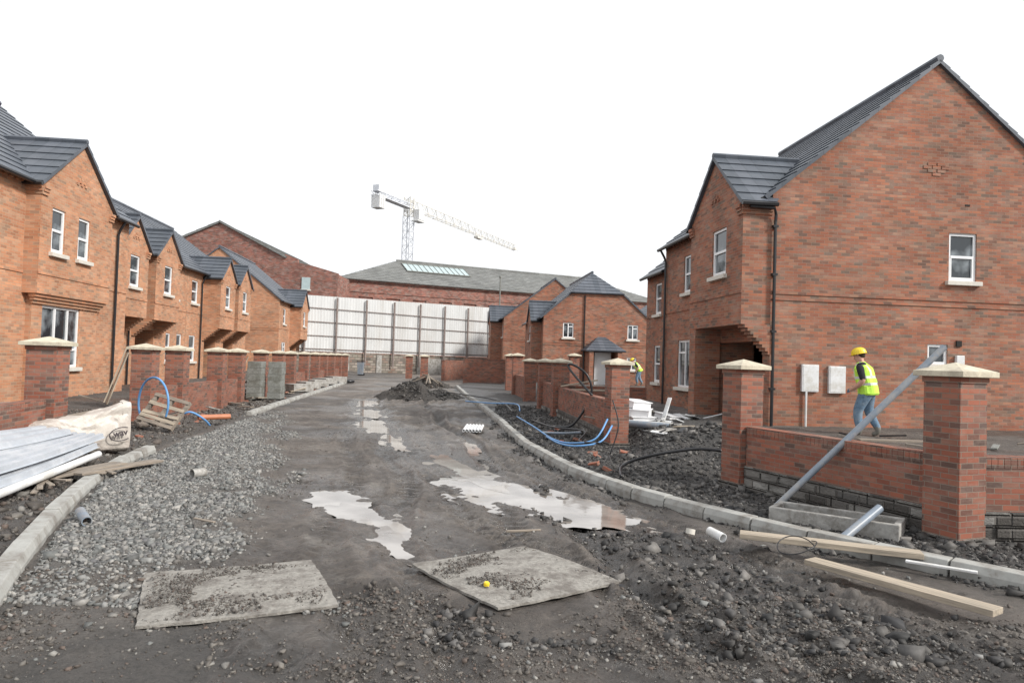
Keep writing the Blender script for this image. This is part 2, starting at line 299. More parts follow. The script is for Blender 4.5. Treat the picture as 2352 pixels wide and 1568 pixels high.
def panel(mb,P,Q,z0,z1,ops,inn,rev=.1):
    L=math.hypot(Q[0]-P[0],Q[1]-P[1]); d=((Q[0]-P[0])/L,(Q[1]-P[1])/L)
    us=sorted({0,L}|{o[0] for o in ops}|{o[1] for o in ops}); zs=sorted({z0,z1}|{o[2] for o in ops}|{o[3] for o in ops})
    f=lambda u,z,e=0:(P[0]+d[0]*u+inn[0]*e,P[1]+d[1]*u+inn[1]*e,z)
    for i in range(len(us)-1):
        for j in range(len(zs)-1):
            um=(us[i]+us[i+1])/2; zm=(zs[j]+zs[j+1])/2
            if any(o[0]<um<o[1] and o[2]<zm<o[3] for o in ops): continue
            mb.poly([f(us[i],zs[j]),f(us[i+1],zs[j]),f(us[i+1],zs[j+1]),f(us[i],zs[j+1])])
    for o in ops:
        r=o[4] if len(o)>4 else rev; a,b,c,e=o[:4]
        mb.poly([f(a,c),f(a,e),f(a,e,r),f(a,c,r)]); mb.poly([f(b,c),f(b,e),f(b,e,r),f(b,c,r)])
        mb.poly([f(a,e),f(b,e),f(b,e,r),f(a,e,r)]); mb.poly([f(a,c),f(b,c),f(b,c,r),f(a,c,r)])
def roofq(mb,e0,e1,r0,r1,n,h=.024,slab=.07):
    E0,E1,R0,R1=map(Vector,(e0,e1,r0,r1)); nn=(E1-E0).cross(R0-E0)
    if nn.length<1e-6: nn=(E1-E0).cross(R1-E0)
    nn.normalize()
    if nn.z<0: nn=-nn
    for i in range(n):
        a=i/n; b=(i+1)/n
        l0=E0.lerp(R0,a); l1=E1.lerp(R1,a); u0=E0.lerp(R0,b); u1=E1.lerp(R1,b)
        L0=l0+nn*h; L1=l1+nn*h
        if (u1-u0).length<1e-4: mb.poly([L0,L1,u1])
        else: mb.poly([L0,L1,u1,u0])
        mb.poly([l0-nn*.005,l1-nn*.005,L1,L0]); mb.poly([l0,L0,u0]); mb.poly([l1,L1,u1])
    D=nn*slab
    mb.poly([E0-D,E1-D,R1-D,R0-D] if (R1-R0).length>1e-4 else [E0-D,E1-D,R0-D])
    mb.poly([E0,E1,E1-D,E0-D]); mb.poly([E0,R0,R0-D,E0-D]); mb.poly([E1,R1,R1-D,E1-D])
def window(root,P,d,n,w,zb,zt,style='h',sill=True,fw=.06,back=.06):
    f=lambda u,z,e:(P[0]+d[0]*u+n[0]*e,P[1]+d[1]*u+n[1]*e,z)
    ang=math.atan2(d[1],d[0]); cx=f(w/2,zb,0)
    fr=MB(); h=zt-zb
    def bar(u0,u1,z0,z1,th=.05,e=-back): fr.box(f((u0+u1)/2,(z0+z1)/2,e),(u1-u0,th,z1-z0),ang)
    bar(0,fw,zb,zt);bar(w-fw,w,zb,zt);bar(fw,w-fw,zb,zb+fw);bar(fw,w-fw,zt-fw,zt)
    if style=='h':
        bar(fw,w-fw,zb+h*.48,zb+h*.48+fw,.06,-back+.004)
        for x0,x1 in((fw,fw+.03),(w-fw-.03,w-fw)): bar(x0,x1,zb+fw,zb+h*.48,.045,-back+.006)
        bar(fw+.03,w-fw-.03,zb+fw,zb+fw+.03,.045,-back+.006)
    if style=='v': bar(w*.5-fw/2,w*.5+fw/2,zb+fw,zt-fw,.052,-back+.002); bar(w*.5+fw/2,w-fw,zb+h*.72,zb+h*.72+fw*.9,.05,-back)
    if style=='t':
        bar(w*.36-fw/2,w*.36+fw/2,zb+fw,zt-fw,.052,-back+.002); bar(w*.7-fw/2,w*.7+fw/2,zb+fw,zt-fw,.052,-back+.002); bar(w*.36+fw/2,w*.7-fw/2,zb+h*.28,zb+h*.28+fw,.05,-back); bar(w*.7+fw/2,w-fw,zb+h*.28,zb+h*.28+fw,.05,-back)
    loc=Vector(cx); fr.v=[tuple(Vector(v)-loc) for v in fr.v]
    wo=fr.obj('window','pvc',root,loc)
    g=MB(); q=[f(fw*.5,zb+fw*.5,-back-.012),f(w-fw*.5,zb+fw*.5,-back-.012),f(w-fw*.5,zt-fw*.5,-back-.012),f(fw*.5,zt-fw*.5,-back-.012)]
    g.poly([tuple(Vector(v)-loc) for v in q]); g.obj('pane','glass',wo)
    if sill:
        s=MB(); s.box(Vector(f(w/2,zb-.055,.0))-loc,(w+.18,.2,.1),ang); s.obj('sill','sill',wo,bevel=.008)
    return wo
def house(name,label,side,t0,s0,L,D,ze,zr,z0=.35,brickm='brickL',front=[],south=[],bays=[],hip=None,courses=18,group='newly built brick houses',strz=3.45,pipes=[],dentil=True):
    root=thing(name,label,'house',W(t0,s0,z0),AL,group)
    P=lambda a,b,z:(side*a,b,z-z0)
    w=MB(); zb=z0-.5; pitch=(zr-ze)/(D/2); nf=(-side,0)
    def conv(o): return [ (x[0],x[1],x[2]-z0,x[3]-z0)+tuple(x[6:]) for x in o]
    low=[b for b in bays if b.get('porch')]
    fops=conv(front)+[(b['b'][0]+.35,b['b'][1]-.35,0.0,b['porch']-z0-.35,1.0) for b in low]
    panel(w,(0,0),(0,L),zb-z0,ze-z0,fops,(side,0))
    panel(w,(side*D,0),(side*D,L),zb-z0,ze-z0,[],(-side,0))
    panel(w,(0,0),(side*D,0),zb-z0,ze-z0,conv(south),(0,1))
    panel(w,(0,L),(side*D,L),zb-z0,ze-z0,[],(0,-1))
    if hip: 
        k=(hip-ze)/pitch; w.poly([P(0,0,ze),P(D,0,ze),P(D-k,0,hip),P(k,0,hip)])
    else: w.poly([P(0,0,ze),P(D,0,ze),P(D/2,0,zr)])
    w.poly([P(0,L,ze),P(D,L,ze),P(D/2,L,zr)])
    r=MB(); ov=.09; oh=.22; up=.05
    for sg,a0 in((1,0),(-1,D)):
        e=lambda b:P(a0-sg*oh,b,ze-oh*pitch+up); rr=lambda b:P(D/2,b,zr+up)
        if hip:
            k=(hip-ze)/pitch; sb=(zr-hip)/pitch; hh=lambda b:P(a0+sg*k,b,hip+up)
            roofq(r,e(-ov),e(L+ov),hh(-ov),hh(L+ov),max(3,int(courses*.5))); roofq(r,hh(-ov),hh(L+ov),rr(sb),rr(L+ov),max(3,int(courses*.5)))
        else: roofq(r,e(-ov),e(L+ov),rr(-ov),rr(L+ov),courses)
    if hip: roofq(r,P(k,-ov-.1,hip+up),P(D-k,-ov-.1,hip+up),P(D/2,sb,zr+up),P(D/2,sb,zr+up),7)
    r.rod(P(D/2,-ov+(sb if hip else 0),zr+up+.03),P(D/2,L+ov,zr+up+.03),.09,8)
    gt=MB(); gt.rod(P(-oh-.04,-.05,ze-oh*pitch),P(-oh-.04,L+.05,ze-oh*pitch),.055,8)
    for bq in pipes:
        b,a=bq; gt.tube([P(-oh-.04,b,ze-oh*pitch-.02),P(-.12+a,b,ze-.45),P(-.07+a,b,ze-.6),P(-.07+a,b,z0+.02)],.038,8)
    for o in front: window(root,(0,o[0]),(0,1),nf,o[1]-o[0],o[2]-z0,o[3]-z0,o[4] if len(o)>4 else 'h')
    for o in south: window(root,(side*o[0],0),(side,0),(0,-1),o[1]-o[0],o[2]-z0,o[3]-z0,o[4] if len(o)>4 else 'h')
    if dentil:
        def dent(dn,Pa,Pb,z):
            n_=int(math.dist(Pa,Pb)/.225)
            for i in range(n_):
                t=(i+.5)/n_; x=Pa[0]+(Pb[0]-Pa[0])*t; y=Pa[1]+(Pb[1]-Pa[1])*t; dn.box((x,y,z-z0-.16),(.11,.11,.09))
            dn.box(((Pa[0]+Pb[0])/2,(Pa[1]+Pb[1])/2,z-z0-.065),(abs(Pb[0]-Pa[0])+.1,abs(Pb[1]-Pa[1])+.0,.12))
        gaps=[0]+[x for b in sorted(bays,key=lambda b:b['b'][0]) for x in b['b']]+[L]
        for i in range(0,len(gaps),2):
            if gaps[i+1]-gaps[i]>.5:
                dn=MB(); dent(dn,(-side*.0,gaps[i]+.06),(-side*.0,gaps[i+1]-.06),ze); dn.obj('dentil_course',brickm,root)
    sc_=MB(); zz=strz-z0
    sc_.box((side*D/2,-.008,zz),(D,.024,.075)); sc_.box((side*D/2,-.008,zz-.16),(D,.024,.03))
    if dentil: sc_.box((-side*.008,L/2,zz),(.024,L-.02,.075))
    for B in bays:
        b0,b1=B['b']; p=B['p']; zb_=B['zb']; zeb=B['ze']; zp=B['zp']; m=(b0+b1)/2
        ops=[(x[0]-b0,x[1]-b0,x[2]-z0,x[3]-z0) for x in B.get('win',[])]
        if B.get('porch') or B.get('low'): bot=zb_
        else: bot=zb
        panel(w,(-side*p,b0),(-side*p,b1),bot-z0,zeb-z0,ops,(side,0))
        w.poly([P(-p,b0,zeb),P(-p,b1,zeb),P(-p,m,zp)])
        for bb in(b0,b1): w.poly([P(-p,bb,bot),P(0,bb,bot),P(0,bb,zeb),P(-p,bb,zeb)])
        w.poly([P(-p,b0,bot),P(-p,b1,bot),P(0,b1,bot),P(0,b0,bot)])
        for x in B.get('win',[]): window(root,(-side*p,x[0]),(0,1),nf,x[1]-x[0],x[2]-z0,x[3]-z0,x[4] if len(x)>4 else 'h')
        if B.get('porch'):
            nst=8
            for i in range(nst):
                pw=p*(1-(i+1)/(nst+1))
                for bb in(b0+.17,b1-.17): w.box((-side*pw/2,bb,bot-z0-.0375-.075*i),(pw,.33,.075))
            dd=MB(); dd.box((side*.96,m,1.05),(.06,.95,2.1)); dd.obj('door','dark',root)
        if B.get('low'):
            p2=B['low']; lo=[(x[0]-b0,x[1]-b0,x[2]-z0,x[3]-z0) for x in B.get('lwin',[])]
            panel(w,(-side*p2,b0+.2),(-side*p2,b1-.2),zb-z0,bot-z0,[(o[0]-.2,o[1]-.2)+o[2:] for o in lo],(side,0))
            for bb in(b0+.2,b1-.2): w.poly([P(-p2,bb,zb),P(0,bb,zb),P(0,bb,bot),P(-p2,bb,bot)])
            for i in range(3): w.box((-side*(p2+(p-p2)*(3-i)/8),m,bot-z0-.04-.078*i),((p-p2)*(3-i)/4,b1-b0-.1-.1*i,.075))
            for x in B.get('lwin',[]): window(root,(-side*p2,x[0]),(0,1),nf,x[1]-x[0],x[2]-z0,x[3]-z0,x[4] if len(x)>4 else 'h')
            lt=MB(); lt.box((-side*(p2+.02),m,2.83-z0),(.12,b1-b0-.9,.10)); lt.obj('lintel',brickm,root)
        bp=(zp-zeb)/(m-b0); ah=(zp-ze)/pitch+.1; o2=.14
        for e_,sg in((b0,-1),(b1,1)):
            ez=zeb-o2*bp+up
            roofq(r,P(-p-.1,e_+sg*o2,ez),P(max(0,(ez-ze)/pitch)+.02,e_+sg*o2,ez),P(-p-.1,m,zp+up),P(ah,m,zp+up),6)
        r.rod(P(-p-.1,m,zp+up+.02),P(ah,m,zp+up+.02),.07,6)
        gt.rod(P(-p-.1,b0-o2-.03,zeb-o2*bp),P(.05,b0-o2-.03,zeb-o2*bp),.05,6); gt.rod(P(-p-.1,b1+o2+.03,zeb-o2*bp),P(.05,b1+o2+.03,zeb-o2*bp),.05,6)
        mo=MB()
        for k,(x,z) in enumerate([(0,.3),(0,.225),(0,.15),(.11,.225),(-.11,.225),(.2,.15),(-.2,.15)]): mo.box(P(-p-.012,m+x,zeb+z-.05+(zp-zeb)*.15),(.03,.1,.07))
        mo.obj('brick_motif',brickm,root)
        sc_.box(P(-p-.008*1,m,3.45),(.024,b1-b0+.02,.075))
        for bb in (b0,b1):
            for i in range(3): w.box(P(-p/2-.02,bb+(-1 if bb==b0 else 1)*(.012+.018*i),zeb-.3+.075*i),(p+.04,.03+.02*i,.072)); 
            for i in range(3): w.box(P(-p-.02-.012*i,bb+(.12 if bb==b0 else -.12),zeb-.3+.075*i),(.04+.03*i,.24,.072))
    w.obj('wall',brickm,root); r.obj('roof','tile',root); gt.obj('gutter','black',root); sc_.obj('string_course',brickm,root)
    return root,P
# ---------------------------------------------------------------- ground sheet
def axis(fine0,fine1,st,lo,hi,g=1.09):
    a=list(np.arange(fine0,fine1,st)); s=st; x=fine1
    while x<hi: a.append(x); s*=g; x+=s
    a.append(hi); s=st; x=fine0-st; b=[]
    while x>lo: b.append(x); s*=g; x-=s
    b.append(lo); return np.array(b[::-1]+a)
xs=axis(-5.5,5.0,.022,-900,900,1.06); ys=axis(2.6,9,.020,-60,1800,1.009)
X,Y=np.meshgrid(xs,ys); Zg=H(X,Y); g,b_,w_=masks(X,Y)
w_=np.maximum(w_,sm((WL+.035-Zg)/.03)*(Y<16)*(X<krx(Y)))
nx,ny=len(xs),len(ys); co=np.stack([X,Y,Zg],-1).reshape(-1,3)
idx=np.arange(nx*ny).reshape(ny,nx); fa=np.stack([idx[:-1,:-1],idx[:-1,1:],idx[1:,1:],idx[1:,:-1]],-1).reshape(-1,4)
def npmesh(name,co,fa,mats):
    me=bpy.data.meshes.new(name); me.vertices.add(len(co)); me.vertices.foreach_set('co',co.astype('f').ravel()); k=fa.shape[1]
    me.loops.add(fa.size); me.loops.foreach_set('vertex_index',fa.astype('i').ravel()); me.polygons.add(len(fa)); me.polygons.foreach_set('loop_start',np.arange(0,fa.size,k,dtype='i'))
    try: me.polygons.foreach_set('loop_total',np.full(len(fa),k,dtype='i'))
    except Exception: pass
    for m in mats: me.materials.append(M[m])
    me.update(calc_edges=True); return me
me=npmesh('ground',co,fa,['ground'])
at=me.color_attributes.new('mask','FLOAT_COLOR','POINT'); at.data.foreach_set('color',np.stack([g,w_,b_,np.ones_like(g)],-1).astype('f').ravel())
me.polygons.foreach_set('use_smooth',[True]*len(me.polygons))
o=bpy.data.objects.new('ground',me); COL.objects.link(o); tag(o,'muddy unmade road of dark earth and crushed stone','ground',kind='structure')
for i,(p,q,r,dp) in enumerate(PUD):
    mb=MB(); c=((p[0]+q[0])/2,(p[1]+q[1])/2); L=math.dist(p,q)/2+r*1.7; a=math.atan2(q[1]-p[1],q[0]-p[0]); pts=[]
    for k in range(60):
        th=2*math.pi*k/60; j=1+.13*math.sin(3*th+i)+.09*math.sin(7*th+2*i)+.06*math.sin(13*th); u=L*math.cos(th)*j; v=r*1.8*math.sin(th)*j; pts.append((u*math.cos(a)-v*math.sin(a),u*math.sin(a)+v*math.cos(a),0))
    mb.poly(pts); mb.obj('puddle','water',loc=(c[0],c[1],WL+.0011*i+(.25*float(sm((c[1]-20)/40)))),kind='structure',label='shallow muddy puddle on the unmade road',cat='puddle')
# ---------------------------------------------------------------- stones
IV=np.array([(x,y,z) for x in(-1,1) for y in(-1,1) for z in(-1,1)],float)*.72; IF=np.array([(0,1,3,2),(4,6,7,5),(0,4,5,1),(2,3,7,6),(0,2,6,4),(1,5,7,3)])
def rocks(name,x,y,size,matn,label,z=None,flat=.65):
    n=len(x); V=IV[None]+rng.uniform(-.45,.45,(n,8,3)); V=V*np.stack([rng.uniform(.7,1.4,n),rng.uniform(.5,1,n),rng.uniform(.4,.9,n)*flat/.65],-1)[:,None]
    th=rng.uniform(0,6.28,n); tl=rng.uniform(-.9,.9,n); c,s=np.cos(th),np.sin(th); ct,st=np.cos(tl),np.sin(tl)
    Rz=np.zeros((n,3,3)); Rz[:,0,0]=c;Rz[:,0,1]=-s;Rz[:,1,0]=s;Rz[:,1,1]=c;Rz[:,2,2]=1
    Rx=np.zeros((n,3,3)); Rx[:,0,0]=1;Rx[:,1,1]=ct;Rx[:,1,2]=-st;Rx[:,2,1]=st;Rx[:,2,2]=ct
    V=np.einsum('nij,nkj->nki',Rz@Rx,V)*size[:,None,None]
    zz=H(x,y) if z is None else z
    V[:,:,0]+=x[:,None];V[:,:,1]+=y[:,None];V[:,:,2]+=(zz+size*.15)[:,None]
    F=(IF[None]+8*np.arange(n)[:,None,None]).reshape(-1,4)
    me=npmesh(name,V.reshape(-1,3),F,[matn]); o=bpy.data.objects.new(name,me); COL.objects.link(o); return tag(o,label,'stones',kind='stuff')
def scatter(n,x0,x1,y0,y1,fn,pw=1):
    x=rng.uniform(x0,x1,n); y=y0+(y1-y0)*rng.random(n)**pw; k=rng.random(n)<fn(x,y); return x[k],y[k]
LN=lambda m,s,lo,hi,n:np.clip(rng.lognormal(m,s,n),lo,hi)
x,y=scatter(230000,-8,-.8,4.6,25,lambda x,y:masks(x,y)[0]**1.4,1.6); rocks('gravel',x,y,LN(-4.45,.5,.003,.038,len(x)),'stoneG','loose grey crushed stone along the kerb')
x,y=scatter(90000,-.5,6,4.2,26,lambda x,y:masks(x,y)[1]*(x<np.interp(y,WRY,WRX)+1.5),1.4); rocks('rubble',x,y,LN(-4.5,.65,.004,.07,len(x)),'stoneB','dark loose rubble and soil beside the kerb')
x,y=scatter(130000,-5.5,4.5,2.7,20,lambda x,y:np.clip(.16+1.7*fbm(x,y,.9,4),.03,1)*(1-masks(x,y)[2]*.55)*(.35+.9*(y<5.4)),1.7); s=LN(-5.25,.55,.002,.022,len(x))
k=H(x,y)>WL; rocks('pebbles',x[k],y[k],s[k],'stoneM','small muddy stones scattered over the road')
x,y=scatter(22000,-9,-4,4,26,lambda x,y:(x<klx(y)-.1)*(x>np.interp(y,WLY,WLX)-1.2)*.9,1.3); rocks('rubble',x,y,LN(-4.1,.55,.006,.07,len(x)),'stoneM','dirt and broken stone on the unmade footpath')
x,y=scatter(80000,-4,4.6,2.6,5.2,lambda x,y:np.clip(.2+1.4*fbm(x,y,1.1,6),0,1)); rocks('rubble',x,y,LN(-5.15,.55,.003,.026,len(x)),'stoneM','coarse broken stone pressed into the mud')
x,y=scatter(600,-4,4.6,2.6,7.5,lambda x,y:np.clip(.3+1.1*fbm(x,y,1.1,6),0,1)); rocks('rubble',x,y,LN(-4.15,.35,.010,.032,len(x)),'stoneG','scattered larger stones on the mud')
# ---------------------------------------------------------------- kerbs
def dense(P,st):
    P=np.array(P); 
    d=np.r_[0,np.cumsum(np.hypot(*np.diff(P,axis=0).T))]; t=np.arange(0,d[-1],.1); q=np.stack([np.interp(t,d,P[:,0]),np.interp(t,d,P[:,1])],-1)
    for _ in range(25): q[1:-1]=(q[:-2]+2*q[1:-1]+q[2:])/4
    d=np.r_[0,np.cumsum(np.hypot(*np.diff(q,axis=0).T))]; t=np.arange(0,d[-1],st); return np.stack([np.interp(t,d,q[:,0]),np.interp(t,d,q[:,1])],-1)
kb=MB(); 
prof=[(-.08,-.2),(-.08,.09),(-.05,.155),(.08,.16),(.08,-.2)]; Lk=.598
for a,b2 in zip(prof,prof[1:]+prof[:1]): kb.poly([(-Lk/2,a[0],a[1]),(-Lk/2,b2[0],b2[1]),(Lk/2,b2[0],b2[1]),(Lk/2,a[0],a[1])])
kb.poly([(-Lk/2,)+p for p in prof]); kb.poly([(Lk/2,)+p for p in prof]); 
kerb0=None
def kerbs(P,flip,lab,skip=(),dz=0):
    global kerb0
    q=dense(P,.615)
    for i in range(len(q)-1):
        if i in skip: continue
        c=(q[i]+q[i+1])/2; a=math.atan2(*(q[i+1]-q[i])[::-1])+(math.pi if flip else 0)
        loc=(c[0],c[1],gz(c[0],c[1])-.02+dz+random.uniform(-.008,.008))
        if kerb0 is None:
            kerb0=kb.obj('kerb_stone','kerbm',loc=loc,label=lab,cat='kerb stone',group='kerb stones laid along the unmade road'); bm=bmesh.new(); bm.from_mesh(kerb0.data); bmesh.ops.remove_doubles(bm,verts=bm.verts,dist=1e-4); bmesh.ops.recalc_face_normals(bm,faces=bm.faces); bm.to_mesh(kerb0.data); bm.free()
            o=kerb0; m=o.modifiers.new('bevel','BEVEL'); m.width=.007; m.segments=2
        else: o=kerb0.copy(); COL.objects.link(o); o.location=loc; o['label']=lab
        o.rotation_euler=(random.uniform(-.02,.02),random.uniform(-.012,.012),a+random.uniform(-.018,.018))
kerbs(KR,True,'grey concrete kerb stone beside dark rubble and boundary wall')
kerbs(KLN,False,'pale concrete kerb stone beside loose grey gravel',dz=-.02)
kerbs(KLF,False,'grey concrete kerb stone along the unmade footpath',dz=-.02)
# ---------------------------------------------------------------- pillars and walls
G='brick gate pillars with cream caps'
def pillar(x,y,rz=AL,top=1.74,label='red brick gate pillar with cream pyramid cap',zb=-.05,big=1):
    r=thing('gate_pillar',label,'pillar',(x,y,zb),rz,G); h=top-zb; f=.16
    a=MB(); a.box((0,0,(h-.08+f)/2),(.385*big,.385*big,h-.08-f)); a.box((0,0,h-.11),(.41*big,.41*big,.06)); a.obj('shaft','brickP',r)
    c=MB(); w=.265*big; c.box((0,0,h-.052),(.53*big,.53*big,.055)); 
    for s,t in(((-w,-w),(w,-w)),((w,-w),(w,w)),((w,w),(-w,w)),((-w,w),(-w,-w))): c.poly([(s[0],s[1],h-.025),(t[0],t[1],h-.025),(0,0,h+.065)])
    c.obj('cap','cream',r,bevel=.006)
    b=MB(); b.box((0,0,f/2-.2),(.44*big,.42*big,f+.4)); b.obj('footing','block' if y<16 else 'brickP',r)
    return r
def gwall(x0,y0,x1,y1,top=.9,zb=-.3,foot=.38,label='low red brick boundary wall on concrete block footing',th=.2,name='boundary_wall'):
    L=math.dist((x0,y0),(x1,y1)); a=math.atan2(y1-y0,x1-x0); r=thing(name,label,'wall',(x0,y0,zb),a)
    m=MB(); z1=top-zb-.11; m.box((L/2,0,(foot+z1)/2),(L,th,z1-foot)); m.obj('brickwork','brickP',r)
    c=MB(); n=int(L/.066)
    for i in range(n): c.box(((i+.5)*L/n,0,z1+.053),(L/n-.005,th+.01,.106))
    c.obj('coping','brickP',r)
    f=MB(); f.box((L/2,0,foot/2),(L,th+.05,foot)); nb=max(1,int(L/.31))
    for row in range(3):
        zz=foot-.125*(row+.5)
        for i in range(nb):
            u=(i+.5+(.5 if row%2 else 0))*L/nb
            if u>L-.1: continue
            jx=random.uniform(-.012,.012)
            for sg in(1,-1): f.box((u,sg*(th/2+.025+random.uniform(-.004,.008)),zz),(L/nb-.02+jx,.04,.112+random.uniform(-.010,.006)),R=Euler((0,random.uniform(-.03,.03),random.uniform(-.03,.03))).to_matrix())
    f.obj('footing','block',r); return r
PR=[(4.46,7.0),(3.28,9.85),(2.17,14.2),(1.5,21.3),(1.2,24.5),(.78,28.7),(.3,33.5),(-.05,37)]
for i,p in enumerate(PR): pillar(p[0],p[1],math.radians(22 if i<2 else 12 if i==2 else 5.8),top=1.76+(0 if i<6 else .25),big=1 if i<3 else 1.2)
pillar(3.1,34.5,top=2.1,big=1.2); pillar(2.0,28,top=1.78,big=1.2)
def wl(a,b,**k): gwall(a[0],a[1],b[0],b[1],**k)
wl((4.38,7.2),(3.36,9.66),foot=.66); wl((4.65,7.03),(9.5,7.25),foot=.66); wl((2.13,14.4),(1.54,21.05),top=.95,zb=-.3,foot=.6)
wl((1.48,21.55),(1.22,24.25),top=1.0,foot=.5); wl((.76,28.95),(.32,33.25),top=1.05,foot=.3)
wl((1.72,21.4),(4.2,21.7),top=1.0)
LS=[16.2,18.1,21.2,23.2,26.2,29,31.2,34.3,37.3,39.9,42.6,45.5,48.5]
pillar(-7.1,10.7,math.radians(8),top=1.78,big=1.1)
LP=[W(-6.5,s) for s in LS]
for p in LP: pillar(p[0],p[1],top=1.76,big=1.12)
wl((-7.05,10.45),(-6.35,7.2),label='low red brick boundary wall behind stacked materials')
for a,b2 in ((0,1),(1,2),(2,3),(4,5),(6,7),(8,9),(10,11)):
    A0,B0=LP[a],LP[b2]; v=Vector(B0)-Vector(A0); v.normalize(); wl((A0[0]+v.x*.22,A0[1]+v.y*.22),(B0[0]-v.x*.22,B0[1]-v.y*.22),top=.85,foot=.35,label='low red brick boundary wall between gate pillars')
for s in (44,50): 
    p=W(-2.2 if s==50 else -1.0,s); pillar(p[0],p[1],top=1.85,big=1.2)
wl((-3.1,45.2),(-.4,45.6),top=1.75,foot=.4,label='taller plain brick boundary wall across the plot')
wl((-4.6,47),(-3.4,54),top=1.6,foot=.4,label='plain boundary wall at the end of the street')
# ---------------------------------------------------------------- houses
R1,_=house('brick_house','large red brick house with tall plain gable and oriel bay',1,7.45,15.2,7.6,8.0,5.75,9.05,brickm='brickR',
  front=[(5.0,5.8,3.95,5.1),(5.0,6.2,1.05,2.5,'v'),(3.75,4.35,1.3,2.5)],south=[(4.35,5.05,3.9,5.03),(3.85,4.35,1.93,2.4,'n')],
  bays=[dict(b=(0,3.3),p=.7,zb=2.7,ze=5.55,zp=6.95,porch=2.7,win=[(.92,1.78,3.95,5.1)])],courses=17,pipes=[(7.4,0)])
for a,w_2,zc,h_ in((.95,.4,1.52,.62),(1.6,.4,1.5,.62)):
    m=MB(); m.box((0,0,0),(w_2,.07,h_)); m.box((0,-.037,0),(w_2-.05,.01,h_-.05)); m.obj('meter_box','white',R1,loc=(a,-.04,zc-.35),bevel=.008)
m=MB(); m.tube([(0,0,0),(0,0,-.85)],.025,8); m.obj('drainpipe','white',R1,loc=(.86,-.06,.86))
m=MB(); m.tube([(-.6,-.14,5.02),(-.02,-.14,5.0),(.04,-.09,4.86),(.04,-.07,4.7),(.04,-.07,0)],.036,8)
for z_ in(.9,2.2,3.5,4.6): m.box((.04,-.06,z_),(.12,.1,.05))
m.obj('drainpipe','black',R1)
m=MB(); m.box((0,0,0),(.13,.05,.14)); m.obj('air_vent','dark',R1,loc=(4.62,-.01,2.08))
m=MB(); m.box((0,0,0),(.2,.08,.4)); m.obj('meter_box','white',R1,loc=(4.62,-.05,1.6),bevel=.01)
m=MB(); m.box((0,0,0),(.12,.03,.04)); m.obj('air_vent','dark',R1,loc=(4.8,.005,5.35))
m=MB()
for x_,z_ in((0,0),(.23,0),(-.23,0),(.12,.08),(-.12,.08),(.12,-.08),(-.12,-.08),(0,-.16)): m.box((x_,.014,z_),(.2,.04,.07))
m.obj('brick_motif','brickR',R1,loc=(4.0,-.01,6.2))
m=MB()
for i in range(9): m.box((-.35+.35*(i+1)/10,.12,2.31-.075*i),(.7*(1-(i+1)/10),.3,.074))
m.obj('corbel','brickR',R1,loc=(0,-.03,0))
m=MB(); m.box((-.35,3.05,.95),(.69,.42,2.8)); m.obj('porch_pier','brickR',R1)
house('brick_house','red brick house with lower eaves and dark tiled roof',1,7.6,22.85,2.5,7.2,5.05,8.0,brickm='brickR',front=[(.8,1.5,3.5,4.6),(.8,1.5,1.1,2.4)],courses=14)
house('brick_house','orange brick house with twin window bay and dark tiled roof',-1,-9.95,13.5,9.6,8.2,5.75,9.15,
  front=[(1.0,1.8,3.95,5.1),(1.0,2.2,1.15,2.6,'v')],
  bays=[dict(b=(4.1,7.7),p=.35,zb=2.95,ze=5.65,zp=7.05,low=.14,win=[(4.6,5.2,4.0,5.1),(5.85,6.45,4.0,5.1)],lwin=[(4.75,6.55,1.15,2.7,'t')])],courses=17,pipes=[(8.75,0)])
tb=lambda b0,b1:dict(b=(b0,b1),p=.8,zb=2.8,ze=5.3,zp=6.3,porch=2.8,win=[((b0+b1)/2-.38,(b0+b1)/2+.38,3.85,4.95)])
house('brick_house','orange brick terraced house with paired entrance bays',-1,-11.5,23.15,9.6,8.8,5.5,8.7,front=[(7.8,8.5,3.9,4.9),(7.4,7.9,1.2,2.4),(8.6,9.2,1.2,2.4)],bays=[tb(1.2,3.4),tb(4.1,6.5)],pipes=[(3.75,0)])
house('brick_house','orange brick terraced house with paired entrance bays',-1,-11.5,32.77,9.7,8.8,5.5,8.7,front=[(.6,1.4,3.9,4.95),(.5,1.3,1.2,2.4)],bays=[tb(2.2,4.6),tb(5.2,7.6)],pipes=[(1.8,0)])
house('brick_house','brick house with plain end gable and one entrance bay',-1,-11.3,50,9,8.4,5.5,8.9,front=[(1.2,2.0,3.8,4.9),(1.0,2.2,1.2,2.5,'v')],bays=[dict(b=(3.5,6.2),p=.8,zb=2.8,ze=5.3,zp=6.5,porch=2.8,win=[(4.4,5.2,3.8,4.9)])],courses=16)
R2,_=house('brick_house','red brick house with half hipped roof and small porch',1,6.1,41.6,9,6.5,4.5,7.35,brickm='brickR',south=[(1.2,1.85,3.2,4.1,'v'),(5.2,5.85,3.2,4.1,'v'),(5.2,5.8,1.35,2.1,'v')],hip=5.9,bays=[dict(b=(.8,2.8),p=.6,zb=2.8,ze=4.3,zp=5.4,win=[(1.5,2.1,3.0,3.9)])],courses=12,dentil=False,strz=2.9)
house('brick_house','red brick house with plain gable behind boundary walls',1,4.95,55.8,8,8.2,5.2,8.4,brickm='brickR',bays=[dict(b=(1.7,4.2),p=.9,zb=2.8,ze=5.0,zp=6.2,win=[(2.6,3.3,3.7,4.7)])],front=[(.5,1.2,3.6,4.6)],courses=12,dentil=False)
house('brick_house','red brick house glimpsed beyond the half hipped house',1,16.5,55,10,8.2,5.2,8.2,brickm='brickR',courses=12,dentil=False)
m=MB(); 
